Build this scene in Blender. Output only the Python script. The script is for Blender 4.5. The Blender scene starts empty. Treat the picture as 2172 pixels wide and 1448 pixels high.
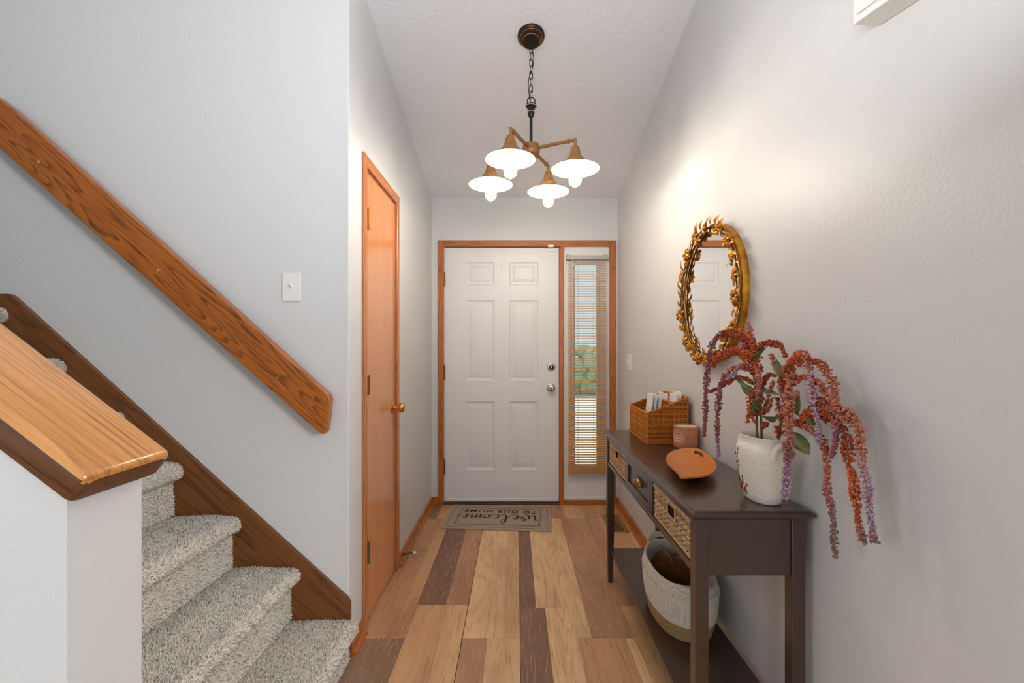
import bpy, bmesh, math, random
from mathutils import Vector, Matrix, noise as mnoise
random.seed(7)
S = bpy.context.scene
COL = S.collection
PI = math.pi
# ------------------------------------------------------------------ camera
FPX, VX, VY, CH = 950.0, 1094.0, 740.0, 1.245
cd = bpy.data.cameras.new('camera'); cam = bpy.data.objects.new('camera', cd); COL.objects.link(cam)
cam.location = (0, 0, CH); cam.rotation_euler = (PI/2, 0, 0)
cd.sensor_width = 36; cd.lens = FPX/2172*36
cd.shift_x = -(VX-1086)/2172; cd.shift_y = (VY-724)/2172
cd.clip_start = 0.02
S.camera = cam
# ------------------------------------------------------------------ world, lights, exposure
w = bpy.data.worlds.new('world'); S.world = w; w.use_nodes = True
bg = w.node_tree.nodes['Background']
bg.inputs[0].default_value = (0.93, 0.97, 1.0, 1); bg.inputs[1].default_value = 0.66
def area(name, loc, target, sx, sy, power, col, spread=180):
    d = bpy.data.lights.new(name, 'AREA'); d.shape = 'RECTANGLE'; d.size = sx; d.size_y = sy
    d.energy = power; d.color = col; d.spread = math.radians(spread)
    o = bpy.data.objects.new(name, d); COL.objects.link(o); o.location = loc
    o.rotation_euler = (Vector(target)-Vector(loc)).to_track_quat('-Z', 'Y').to_euler()
    return o
DAY = (1.0, 0.99, 0.975)
area('window_daylight', (4.0, -3.6, 2.4), (-1.0, 1.8, 0.4), 1.2, 1.3, 54, DAY, 110)
area('added_left_fill', (-2.9, -0.4, 1.3), (0.8, 1.0, 0.4), 1.2, 1.4, 7, DAY, 120)  # unseen fill added at the left to brighten the low right wall
area('added_rear_fill', (-0.3, -6.0, 1.3), (0.0, 2.0, 1.6), 5.0, 2.4, 30, DAY)  # large unseen daylight panel added behind the camera, lifts ceiling and hall
area('added_ceiling_fill', (0.0, 0.35, 1.75), (-0.05, 1.0, 4.0), 0.5, 0.5, 15, (0.94, 0.97, 1.0))  # unseen upward fill added near the camera to brighten the ceiling
sd_ = bpy.data.lights.new('sun', 'SUN'); sd_.energy = 4.0; sd_.angle = math.radians(3); sd_.color = (1, 0.97, 0.92)
so_ = bpy.data.objects.new('sun', sd_); COL.objects.link(so_); so_.rotation_euler = Vector((0.15, -0.5, -0.87)).to_track_quat('-Z', 'Y').to_euler()
S.view_settings.view_transform = 'Standard'; S.view_settings.look = 'None'
S.view_settings.gamma = 1; S.view_settings.exposure = 0.24
S.view_settings.use_curve_mapping = False

# ------------------------------------------------------------------ helpers
def srgb(r, g, b):
    f = lambda c: (c/12.92 if c <= 0.04045 else ((c+0.055)/1.055)**2.4)
    return (f(r/255), f(g/255), f(b/255), 1)
def P(px, py, s):            # photo point at scale s (pixels per metre) -> metres
    return Vector(((px-VX)/s, FPX/s, CH-(py-VY)/s))
def PX(px, py, X):           # photo point on the plane x = X
    return P(px, py, (px-VX)/X)
def PY_(px, py, Y):
    return P(px, py, FPX/Y)
W0 = {}                      # world origin of each object
class MB:
    def __init__(s): s.v = []; s.f = []; s.c = []
    def add(s, vs, fs, col=None):
        n = len(s.v); s.v += [Vector(p) for p in vs]; s.f += [tuple(i+n for i in f) for f in fs]
        s.c += [col or (1, 1, 1, 1)]*len(vs); return s
    def xf(s, n, M):
        for i in range(n, len(s.v)): s.v[i] = M @ s.v[i]
        return s
    def box(s, x0, x1, y0, y1, z0, z1, b=0):
        lo = (min(x0, x1), min(y0, y1), min(z0, z1)); hi = (max(x0, x1), max(y0, y1), max(z0, z1))
        b = min(b, *[(hi[i]-lo[i])*0.49 for i in range(3)])
        if b <= 0:
            vs = [(X, Y, Z) for X in (lo[0], hi[0]) for Y in (lo[1], hi[1]) for Z in (lo[2], hi[2])]
            return s.add(vs, [(0, 1, 3, 2), (4, 6, 7, 5), (0, 4, 5, 1), (2, 3, 7, 6), (0, 2, 6, 4), (1, 5, 7, 3)])
        idx = {}; vs = []
        for c in [(a, e, g) for a in (0, 1) for e in (0, 1) for g in (0, 1)]:
            for ax in range(3):
                p = []
                for k in range(3):
                    q = hi[k] if c[k] else lo[k]
                    if k != ax: q += -b if c[k] else b
                    p.append(q)
                idx[c, ax] = len(vs); vs.append(p)
        fs = []
        def cs(ax, val, o1, v1, o2, v2):
            c = [0, 0, 0]; c[ax] = val; c[o1] = v1; c[o2] = v2; return tuple(c)
        for ax in range(3):
            o1, o2 = [k for k in range(3) if k != ax]
            for val in (0, 1):
                fs.append([idx[cs(ax, val, o1, a, o2, e), ax] for a, e in ((0, 0), (1, 0), (1, 1), (0, 1))])
            for a in (0, 1):
                for e in (0, 1):
                    fs.append([idx[cs(ax, 0, o1, a, o2, e), o1], idx[cs(ax, 1, o1, a, o2, e), o1],
                               idx[cs(ax, 1, o1, a, o2, e), o2], idx[cs(ax, 0, o1, a, o2, e), o2]])
        for c in [(a, e, g) for a in (0, 1) for e in (0, 1) for g in (0, 1)]:
            fs.append([idx[c, 0], idx[c, 1], idx[c, 2]])
        return s.add(vs, fs)
    def prism(s, poly, axis, a0, a1):
        mk = {'Y': lambda p, a: (p[0], a, p[1]), 'Z': lambda p, a: (p[0], p[1], a), 'X': lambda p, a: (a, p[0], p[1])}[axis]
        n = len(poly)
        vs = [mk(p, a0) for p in poly]+[mk(p, a1) for p in poly]
        fs = [tuple(range(n)), tuple(range(2*n-1, n-1, -1))]+[(i, (i+1) % n, n+(i+1) % n, n+i) for i in range(n)]
        return s.add(vs, fs)
    def tube(s, pts, r, seg=8, closed=False, caps=True, col=None, flat=1.0):
        pts = [Vector(p) for p in pts]; n = len(pts)
        rs = r if isinstance(r, (list, tuple)) else [r]*n
        vs = []; up = None
        for i in range(n):
            if closed: t = pts[(i+1) % n]-pts[i-1]
            else: t = pts[min(i+1, n-1)]-pts[max(i-1, 0)]
            if t.length < 1e-9: t = Vector((0, 0, 1))
            t.normalize()
            if up is None:
                up = t.orthogonal().normalized()
            else:
                up = up-t*up.dot(t)
                if up.length < 1e-6: up = t.orthogonal()
                up.normalize()
            si = t.cross(up)
            for k in range(seg):
                a = 2*PI*k/seg
                vs.append(pts[i]+rs[i]*(math.cos(a)*up+math.sin(a)*si*flat))
        fs = []
        for i in range(n if closed else n-1):
            j = (i+1) % n
            for k in range(seg):
                l = (k+1) % seg
                fs.append((i*seg+k, i*seg+l, j*seg+l, j*seg+k))
        if caps and not closed:
            fs.append(tuple(range(seg))[::-1]); fs.append(tuple((n-1)*seg+k for k in range(seg)))
        return s.add(vs, fs, col)
    def lathe(s, prof, c=(0, 0, 0), seg=32, axis='Z', sx=1, sy=1, rot=0):
        vs = []; n = len(prof); c = Vector(c)
        for r, z in prof:
            for k in range(seg):
                a = 2*PI*k/seg; x = r*math.cos(a)*sx; y = r*math.sin(a)*sy
                x, y = x*math.cos(rot)-y*math.sin(rot), x*math.sin(rot)+y*math.cos(rot)
                p = {'Z': (x, y, z), 'X': (z, x, y), 'Y': (x, z, y)}[axis]
                vs.append(c+Vector(p))
        fs = [(i*seg+k, i*seg+(k+1) % seg, (i+1)*seg+(k+1) % seg, (i+1)*seg+k) for i in range(n-1) for k in range(seg)]
        if prof[0][0] > 1e-5 or True:
            fs.append(tuple(range(seg)))
        m = s.add(vs, fs)
        return m
    def closedlathe(s, prof, **k):   # profile closed: ends capped both sides
        n = len(s.v); s.lathe(prof, **k); seg = k.get('seg', 32)
        s.f.append(tuple(n+(len(prof)-1)*seg+i for i in range(seg))); return s
    def ell(s, c, rx, ry, rz, seg=10, rings=6, M=None, col=None):
        vs = [(0, 0, rz)]; fs = []
        for i in range(1, rings):
            t = PI*i/rings
            for k in range(seg):
                a = 2*PI*k/seg
                vs.append((rx*math.sin(t)*math.cos(a), ry*math.sin(t)*math.sin(a), rz*math.cos(t)))
        vs.append((0, 0, -rz)); L = len(vs)-1
        for k in range(seg):
            fs.append((0, 1+k, 1+(k+1) % seg)); b = 1+(rings-2)*seg
            fs.append((L, b+(k+1) % seg, b+k))
        for i in range(rings-2):
            for k in range(seg):
                a = 1+i*seg; b = a+seg
                fs.append((a+k, b+k, b+(k+1) % seg, a+(k+1) % seg))
        M = M or Matrix.Identity(3); c = Vector(c)
        return s.add([c+M @ Vector(p) for p in vs], fs, col)
    def grid(s, fn, nu, nv):
        vs = [fn(i/nu, j/nv) for j in range(nv+1) for i in range(nu+1)]
        fs = [(j*(nu+1)+i, j*(nu+1)+i+1, (j+1)*(nu+1)+i+1, (j+1)*(nu+1)+i) for j in range(nv) for i in range(nu)]
        return s.add(vs, fs)
    def mesh(s, name, mat, origin, ang=35, recalc=True, colors=False):
        me = bpy.data.meshes.new(name)
        o = Vector(origin)
        me.from_pydata([tuple(p-o) for p in s.v], [], s.f)
        if recalc:
            bm = bmesh.new(); bm.from_mesh(me); bmesh.ops.recalc_face_normals(bm, faces=bm.faces); bm.to_mesh(me); bm.free()
        me.polygons.foreach_set('use_smooth', [True]*len(me.polygons))
        me.set_sharp_from_angle(angle=math.radians(ang))
        if colors:
            at = me.color_attributes.new('Col', 'FLOAT_COLOR', 'POINT')
            fl = []
            for c in s.c: fl += list(c)
            at.data.foreach_set('color', fl)
        if mat: me.materials.append(mat)
        me.update()
        return me
    def build(s, name, mat, parent=None, origin=None, **k):
        if origin is None:
            xs = [p.x for p in s.v]; ys = [p.y for p in s.v]; zs = [p.z for p in s.v]
            origin = ((min(xs)+max(xs))/2, (min(ys)+max(ys))/2, min(zs))
        me = s.mesh(name, mat, origin, **k)
        o = bpy.data.objects.new(name, me); COL.objects.link(o)
        place(o, origin, parent)
        return o
def place(o, origin, parent):
    W0[o.name] = Vector(origin)
    if parent:
        o.parent = parent; o.location = Vector(origin)-W0[parent.name]
    else: o.location = origin
def tag(o, label, cat, group=None):
    o['label'] = label; o['category'] = cat
    if group: o['group'] = group
    return o
def struct(o, label=None):
    o['kind'] = 'structure'
    if label: o['label'] = label
    return o
def stuff(o): o['kind'] = 'stuff'; return o
def thing(name, label, cat, loc, group=None):
    o = bpy.data.objects.new(name, None); COL.objects.link(o); o.empty_display_size = 0.05
    o.location = loc; W0[o.name] = Vector(loc); tag(o, label, cat, group); return o
def inst(name, me, M, parent):      # shared mesh placed by a world matrix under an unrotated parent
    o = bpy.data.objects.new(name, me); COL.objects.link(o)
    o.parent = parent; o.matrix_basis = Matrix.Translation(-W0[parent.name]) @ M
    W0[o.name] = M.translation.copy()
    return o
def bez(pts, n=8):            # Catmull-Rom through points
    pts = [Vector(p) for p in pts]; q = [2*pts[0]-pts[1]]+pts+[2*pts[-1]-pts[-2]]; out = []
    for i in range(1, len(q)-2):
        for k in range(n):
            t = k/n; a, b, c, d = q[i-1], q[i], q[i+1], q[i+2]
            out.append(0.5*((2*b)+(c-a)*t+(2*a-5*b+4*c-d)*t*t+(3*b-a-3*c+d)*t**3))
    out.append(pts[-1]); return out

# ------------------------------------------------------------------ materials
class NT:
    def __init__(s, name):
        s.m = bpy.data.materials.new(name); s.m.use_nodes = True; s.t = s.m.node_tree
        s.b = s.t.nodes['Principled BSDF']; s.out = s.t.nodes['Material Output']
    def n(s, typ, **k):
        x = s.t.nodes.new(typ)
        for a, b in k.items(): setattr(x, a, b)
        return x
    def l(s, a, b): s.t.links.new(a, b)
    def math(s, op, a, b=None, c=None):
        x = s.n('ShaderNodeMath', operation=op)
        for i, q in enumerate((a, b, c)):
            if q is None: continue
            if isinstance(q, (int, float)): x.inputs[i].default_value = q
            else: s.l(q, x.inputs[i])
        return x.outputs[0]
    def mix(s, f, a, b, mode='MIX'):
        x = s.n('ShaderNodeMix', data_type='RGBA', blend_type=mode)
        for i, q in ((0, f), (6, a), (7, b)):
            if isinstance(q, (int, float, tuple)): x.inputs[i].default_value = q
            else: s.l(q, x.inputs[i])
        return x.outputs[2]
    def coord(s, world=False, scale=(1, 1, 1), rot=(0, 0, 0), loc=(0, 0, 0)):
        if world: o = s.n('ShaderNodeNewGeometry').outputs['Position']
        else: o = s.n('ShaderNodeTexCoord').outputs['Object']
        mp = s.n('ShaderNodeMapping'); s.l(o, mp.inputs[0])
        mp.inputs['Scale'].default_value = scale; mp.inputs['Rotation'].default_value = rot; mp.inputs['Location'].default_value = loc
        return mp.outputs[0]
    def noise(s, vec, scale, detail=3, rough=0.5, dist=0):
        x = s.n('ShaderNodeTexNoise'); s.l(vec, x.inputs['Vector'])
        x.inputs['Scale'].default_value = scale; x.inputs['Detail'].default_value = detail
        x.inputs['Roughness'].default_value = rough; x.inputs['Distortion'].default_value = dist
        return x.outputs[0]
    def ramp(s, f, stops, interp='LINEAR'):
        x = s.n('ShaderNodeValToRGB'); s.l(f, x.inputs[0]); e = x.color_ramp.elements; x.color_ramp.interpolation = interp
        while len(e) < len(stops): e.new(0.5)
        for q, (p, c) in zip(e, stops): q.position = p; q.color = c if len(c) == 4 else (*c, 1)
        return x.outputs[0]
    def bump(s, h, strength, dist=0.002):
        x = s.n('ShaderNodeBump'); s.l(h, x.inputs['Height']); x.inputs['Strength'].default_value = strength
        x.inputs['Distance'].default_value = dist; s.l(x.outputs[0], s.b.inputs['Normal']); return x
    def base(s, c):
        if isinstance(c, tuple): s.b.inputs['Base Color'].default_value = c
        else: s.l(c, s.b.inputs['Base Color'])
        return s
    def set(s, **k):
        for a, b in k.items(): s.b.inputs[a.replace('_', ' ')].default_value = b
        return s
def plain(name, c, rough=0.5, metal=0, bump=None, vary=0, coat=0, spec=0.5):
    t = NT(name); t.set(Roughness=rough, Metallic=metal, Coat_Weight=coat, Specular_IOR_Level=spec)
    co = t.coord()
    if vary:
        nz = t.noise(co, 14, 4); lo = tuple(max(0, x*(1-vary)) for x in c[:3])+(1,); hi = tuple(min(1, x*(1+vary)) for x in c[:3])+(1,)
        t.base(t.mix(nz, lo, hi))
    else: t.base(c)
    if bump: t.bump(t.noise(co, bump[0], 3), bump[1], bump[2] if len(bump) > 2 else 0.002)
    return t.m
def wallmat(name, c, scale, strength, rough=0.5, dist=0.002):
    t = NT(name); co = t.coord(world=True)
    n1 = t.noise(co, scale, 2, 0.5); n2 = t.noise(co, 3.0, 2)
    t.base(t.mix(n2, tuple(x*0.985 for x in c[:3])+(1,), c)).set(Roughness=rough, Specular_IOR_Level=0.35)
    t.bump(n1, strength, dist); return t.m
def wood(name, light, mid, dark, axis='Z', rot=(0, 0, 0), rings=9, rsc=9, rough=0.3, coat=0.25, pore=0.5, stretch=0.09, amt=0.8):
    t = NT(name); sc = [1, 1, 1]; sc['XYZ'.index(axis)] = stretch
    tc = t.n('ShaderNodeTexCoord').outputs['Object']
    m1 = t.n('ShaderNodeMapping'); t.l(tc, m1.inputs[0]); m1.inputs['Rotation'].default_value = rot
    m2 = t.n('ShaderNodeMapping'); t.l(m1.outputs[0], m2.inputs[0]); m2.inputs['Scale'].default_value = sc
    oi = t.n('ShaderNodeObjectInfo').outputs['Random']
    ad = t.n('ShaderNodeVectorMath', operation='ADD'); t.l(m2.outputs[0], ad.inputs[0])
    cb = t.n('ShaderNodeCombineXYZ'); o10 = t.math('MULTIPLY', oi, 13.0)
    for i in range(3): t.l(o10, cb.inputs[i])
    t.l(cb.outputs[0], ad.inputs[1]); co = ad.outputs[0]
    n1 = t.noise(co, rsc, 1.5, 0.45)
    fr = t.math('FRACT', t.math('MULTIPLY', n1, rings))
    ring = t.ramp(fr, [(0.0, (0, 0, 0)), (0.55, (0.25,)*3), (0.86, (1,)*3), (1.0, (0, 0, 0))])
    m3 = t.n('ShaderNodeMapping'); t.l(m1.outputs[0], m3.inputs[0])
    s2 = [260, 260, 260]; s2['XYZ'.index(axis)] = 9; m3.inputs['Scale'].default_value = s2
    po = t.noise(m3.outputs[0], 1.0, 2, 0.6)
    por = t.ramp(po, [(0.35, (1,)*3), (0.55, (0,)*3)])
    big = t.noise(co, rsc*0.35, 2)
    c = t.mix(big, light, mid)
    rr = t.math('MULTIPLY', t.math('MULTIPLY', ring, amt), t.math('ADD', t.math('MULTIPLY', por, pore), 1-pore))
    c = t.mix(rr, c, dark)
    c = t.mix(t.math('MULTIPLY', por, pore*0.35), c, dark)
    t.base(c).set(Roughness=rough, Coat_Weight=coat, Coat_Roughness=0.12)
    t.bump(por, 0.06, 0.001); return t.m
M = {}
M['wall'] = wallmat('wall_paint', srgb(214, 215, 216), 115, 0.36, 0.42, 0.0018)
M['ceil'] = wallmat('ceiling_texture', srgb(234, 238, 243), 55, 0.55, 0.8, 0.006)
M['white'] = plain('white_paint', srgb(228, 229, 230), 0.38, bump=(220, 0.03))
M['plastic'] = plain('white_plastic', srgb(236, 236, 232), 0.35)
OAK = (srgb(200, 118, 46), srgb(178, 96, 28), srgb(104, 50, 12))
M['oakZ'] = wood('oak_vertical', *OAK, axis='Z', rsc=26, rings=7)
M['oakX'] = wood('oak_across', *OAK, axis='X', rsc=26, rings=7)
M['oakY'] = wood('oak_deep', *OAK, axis='Y', rsc=26, rings=7)
M['closet'] = wood('closet_veneer', srgb(222, 152, 96), srgb(212, 138, 82), srgb(176, 102, 52), axis='Z', rsc=14, rings=6, stretch=0.05, rough=0.22, coat=0.3, amt=0.5)
aR = math.atan(0.895)
M['rail'] = wood('rail_oak', srgb(192, 112, 40), srgb(172, 92, 28), srgb(66, 32, 10), axis='X', rot=(0, -aR, 0), rsc=15, rings=15, stretch=0.085, rough=0.3, amt=0.95)
aC = math.atan(0.765)
M['cap'] = wood('cap_oak', srgb(222, 158, 90), srgb(208, 140, 72), srgb(134, 78, 34), axis='X', rot=(0, -aC, 0), rsc=26, rings=7, stretch=0.05, rough=0.22, coat=0.5)
M['skirt'] = wood('skirt_oak', srgb(136, 84, 40), srgb(116, 68, 32), srgb(62, 34, 14), axis='X', rot=(0, -math.atan(0.9), 0), rsc=12, rings=7, stretch=0.1, rough=0.4, coat=0.1)

# ------------------------------------------------------------------ shell
XL, XR, YB, YS = -0.675, 0.815, 3.585, 1.813
ZB, SL = 2.453, 0.235
zc = lambda y: ZB+SL*(YB-y)
# floor: slab with separate planks
fm = NT('floor_planks')
at = lambda nm: (lambda x: (setattr(x, 'attribute_type', 'OBJECT'), setattr(x, 'attribute_name', nm), x)[2])(fm.n('ShaderNodeAttribute'))
ca, cb_, sp = at('tone_a'), at('tone_b'), at('split')
oi = fm.n('ShaderNodeObjectInfo').outputs['Random']
tc = fm.n('ShaderNodeTexCoord').outputs['Object']
sep = fm.n('ShaderNodeSeparateXYZ'); fm.l(tc, sep.inputs[0])
off = fm.math('MULTIPLY', oi, 37.0)
def fcoord(sx, sy):
    c = fm.n('ShaderNodeCombineXYZ'); fm.l(fm.math('MULTIPLY', sep.outputs[0], sx), c.inputs[0])
    fm.l(fm.math('MULTIPLY', sep.outputs[1], sy), c.inputs[1]); fm.l(off, c.inputs[2]); return c.outputs[0]
wob = fm.math('MULTIPLY', fm.math('SUBTRACT', fm.noise(fcoord(1, 1), 1.2, 1), 0.5), 0.01)
side = fm.math('GREATER_THAN', fm.math('ADD', sep.outputs[0], wob), sp.outputs['Fac'])
tone = fm.mix(side, ca.outputs['Color'], cb_.outputs['Color'])
blot = fm.noise(fcoord(5, 1.6), 1.0, 3, 0.55)
shift = fm.ramp(blot, [(0.28, (0.52, 0.46, 0.42)), (0.52, (1, 1, 1)), (0.75, (1.22, 1.22, 1.2))])
c1 = fm.mix(0.75, tone, shift, 'MULTIPLY')
n1 = fm.noise(fcoord(11, 1.0), 1.0, 1.6, 0.5)
fr = fm.math('FRACT', fm.math('MULTIPLY', n1, 13))
ring = fm.ramp(fr, [(0, (0,)*3), (0.5, (0.15,)*3), (0.88, (1,)*3), (1, (0,)*3)])
fine = fm.noise(fcoord(190, 8), 1.0, 3, 0.6)
fr2 = fm.ramp(fine, [(0.38, (0,)*3), (0.62, (1,)*3)])
c2 = fm.mix(fm.math('MULTIPLY', ring, fm.math('MULTIPLY', fr2, 0.55)), c1, (0.36, 0.155, 0.065, 1))
fine2 = fm.noise(fcoord(230, 11), 1.0, 2, 0.5)
lite = fm.ramp(fine2, [(0.56, (0,)*3), (0.72, (1,)*3)])
c3 = fm.mix(fm.math('MULTIPLY', lite, 0.55), c2, srgb(226, 186, 146))
dk = fm.ramp(fm.noise(fcoord(150, 5), 1.0, 2, 0.5), [(0.56, (0,)*3), (0.75, (1,)*3)])
c3 = fm.mix(fm.math('MULTIPLY', dk, 0.26), c3, (0.26, 0.11, 0.05, 1))
fm.base(c3).set(Roughness=0.36, Specular_IOR_Level=0.4)
fm.bump(fine2, 0.08, 0.001)
M['floor'] = fm.m
M['sub'] = plain('floor_joint', srgb(70, 46, 32), 0.8)
floor = struct(MB().box(-3.4, 3.2, -3.6, 3.62, -0.06, -0.0045).build('floor', M['sub']), 'wood look plank floor in the entry')
TONE = {'d': srgb(130, 97, 75), 'm': srgb(210, 162, 120), 'l': srgb(240, 200, 150), 'b': srgb(192, 146, 110), 't': srgb(226, 182, 134), 'g': srgb(144, 116, 96)}
PW = 0.2475
cols = [-0.974, -0.7265, -0.479, -0.2295, 0.018, 0.2645, 0.511, 0.7585]
plank_rows = {  # column x -> list of (y0, y1, tone a, tone b, split in metres from the plank's middle)
 -0.974: [(0.55, 1.926, 't', 'm', 0.0)],
 -0.7265: [(0.55, 1.926, 'g', 'g', 0.3), (1.926, 3.286, 'b', 'm', 0.06), (3.286, 3.60, 'g', 'm', 0.02)],
 -0.479: [(0.82, 2.18, 'm', 't', 0.03), (2.18, 3.40, 'd', 'b', 0.015), (3.40, 3.60, 'd', 'm', 0.0)],
 -0.2295: [(0.55, 1.93, 'b', 'l', -0.015), (1.93, 3.29, 'l', 't', 0.05), (3.29, 3.60, 'm', 't', 0)],
 0.018: [(0.82, 2.155, 'd', 'l', 0.0), (2.155, 3.40, 'd', 'l', -0.045), (3.40, 3.60, 't', 'm', 0)],
 0.2645: [(0.55, 1.93, 'm', 'l', 0.085), (1.93, 3.29, 'l', 'b', -0.06), (3.29, 3.60, 'b', 't', -0.02)],
 0.511: [(0.82, 2.17, 't', 'm', 0.02), (2.17, 3.40, 'b', 'm', -0.03), (3.40, 3.60, 'm', 't', 0)],
 0.7585: [(0.55, 1.93, 'm', 't', 0), (1.93, 3.29, 't', 'b', 0), (3.29, 3.60, 'm', 'b', 0)]}
for x0, rows in plank_rows.items():
    rows = rows+[(rows[0][0]-1.36, rows[0][0], 'm', 'l', 0.02)]
    for (y0, y1, a, b, spl) in rows:
        if x0 < -0.9 and y1 < 0: continue
        x1 = min(x0+PW, 0.83)
        o = MB().box(x0+0.0004, x1-0.0004, y0+0.0005, y1-0.0005, -0.0045, 0, 0.0006).build('plank', M['floor'], floor)
        o['tone_a'] = list(TONE[a][:3]); o['tone_b'] = list(TONE[b][:3]); o['split'] = float(spl)

# walls
CY0, CY1, CZ1 = 2.008, 2.512, 2.058    # closet opening
def rounded_L():
    r = 0.006; p = [(-3.3, YS+0.12), (-3.3, YS), (XL-r, YS)]
    for k in range(1, 5):
        a = -PI/2+k/4*PI/2; p.append((XL-r+r*math.cos(a), YS+r+r*math.sin(a)))
    p += [(XL, CY0), (XL-0.12, CY0), (XL-0.12, YS+0.12)]
    return p
struct(MB().prism(rounded_L(), 'Z', 0, zc(YS)-0.0).build('wall_stair', M['wall']), 'light grey wall behind the staircase handrail')
m = MB().box(XL-0.12, XL, CY0, CY1, CZ1, zc(CY0)).box(XL-0.12, XL, CY1, YB, 0, zc(CY1))
struct(m.build('wall_left', M['wall']), 'light grey wall around the closet door')
m = MB().box(XL-0.12, -0.6226, YB, YB+0.13, 0, ZB+0.02).box(-0.6226, 0.80, YB, YB+0.13, 2.113, ZB+0.02).box(0.80, XR+0.12, YB, YB+0.13, 0, ZB+0.02)
struct(m.build('wall_back', M['wall']), 'light grey wall over the front door')
struct(MB().prism([(0.3, 0), (YB, 0), (YB, ZB), (0.3, zc(0.3))], 'X', XR, XR+0.12).build('wall_right', M['wall']), 'light grey wall behind the console table')
struct(MB().prism([(-2.6, zc(-2.6)), (YB+0.13, zc(YB+0.13)), (YB+0.13, zc(YB+0.13)+0.1), (-2.6, zc(-2.6)+0.1)], 'X', -3.42, 1.0).build('ceiling', M['ceil']), 'white sloped ceiling with knockdown texture')
struct(MB().box(-3.42, -3.3, -2.6, YS+0.12, 0, zc(0)+0.6).build('wall_west', M['wall']))

# half wall with cap
SC = 0.765
ztop = lambda x: 1.024+SC*(-0.641-x)
r = 0.004
m = MB().prism([(-3.28, 0), (-0.66, 0), (-0.66, ztop(-0.66)), (-3.28, ztop(-3.28))], 'Y', 0.659, 0.79)
struct(m.build('wall_half', M['wall']), 'grey half wall beside the carpeted stairs')
# cap: cross-section (across Y, up) swept along the slope
t_, W2 = 0.046, 0.0815; yc = 0.7235
prof = []
for (sy, sz, rr) in ((-1, 0, 0.003), (1, 0, 0.003), (1, 1, 0.014), (-1, 1, 0.014)):
    cy = sy*(W2-rr); cz = rr if sz == 0 else t_-rr
    a0 = {(-1, 0): PI, (1, 0): 1.5*PI, (1, 1): 0, (-1, 1): PI/2}[sy, sz]
    for k in range(6):
        a = a0+k/5*PI/2; prof.append((cy+rr*math.cos(a), cz+rr*math.sin(a)))
m = MB(); n = len(prof); Lc = 3.1; rings = []
for (u, grow) in ((0, 0.010), (0.0015, 0.0045), (0.005, 0.0012), (0.010, 0), (Lc, 0)):
    ring = []
    for (y, z) in prof:
        zz = z if z < t_*0.5 else z-grow*((z-t_*0.5)/(t_*0.5)); yy = y*(1-grow*1.2/W2)
        ring.append((-u, yy, zz))
    rings.append(ring)
vs = [p for q in rings for p in q]
fs = [tuple(range(n))[::-1], tuple((len(rings)-1)*n+k for k in range(n))]
fs += [(i*n+k, i*n+(k+1) % n, (i+1)*n+(k+1) % n, (i+1)*n+k) for i in range(len(rings)-1) for k in range(n)]
m.add(vs, fs)
m.xf(0, Matrix.Translation((-0.641, yc, 1.024)) @ Matrix.Rotation(aC, 4, 'Y'))
cap = m.build('trim_1', M['cap'], ang=50)
M['capside'] = wood('cap_oak_shaded', srgb(112, 68, 34), srgb(92, 54, 26), srgb(48, 26, 12), axis='X', rot=(0, -aC, 0), rsc=20, rings=7, stretch=0.08, rough=0.35, coat=0.2)  # sides and end of the cap: their shade is put into a darker wood colour
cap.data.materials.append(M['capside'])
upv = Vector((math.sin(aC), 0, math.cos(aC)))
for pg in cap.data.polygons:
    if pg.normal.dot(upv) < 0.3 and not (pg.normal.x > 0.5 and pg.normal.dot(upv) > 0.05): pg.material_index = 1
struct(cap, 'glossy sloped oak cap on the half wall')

# ------------------------------------------------------------------ stairs
cm = NT('carpet'); co = cm.coord(world=True)
nz = cm.noise(co, 260, 2, 0.6); nb = cm.noise(co, 7, 3)
cc = cm.ramp(nz, [(0.3, srgb(140, 128, 112)), (0.48, srgb(208, 199, 184)), (0.7, srgb(236, 229, 218))])
cm.base(cm.mix(0.5, cc, cm.ramp(nb, [(0.3, (0.8,)*3), (0.7, (1,)*3)]), 'MULTIPLY')).set(Roughness=1.0, Specular_IOR_Level=0.1)
cm.b.inputs['Sheen Weight'].default_value = 0.3
cm.bump(nz, 0.8, 0.006)
M['carpet'] = cm.m
pm = NT('carpet_pile'); rnd = pm.n('ShaderNodeNewGeometry').outputs['Random Per Island']
pm.base(pm.ramp(rnd, [(0.0, srgb(128, 116, 100)), (0.15, srgb(188, 177, 160)), (0.38, srgb(226, 218, 205)), (1.0, srgb(248, 243, 234))])).set(Roughness=1.0, Specular_IOR_Level=0.1)
M['pile'] = pm.m
RUN, RISE, X1, Z1 = 0.2333, 0.2085, -0.668, 0.163
SY0, SY1 = 0.79, YS-0.018
SY0 += 0.004
stairs = thing('staircase', 'staircase covered in speckled beige carpet behind the half wall', 'staircase', ((X1-0.8), (SY0+SY1)/2, 0))
NS = 7
pts_pile = []
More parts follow.
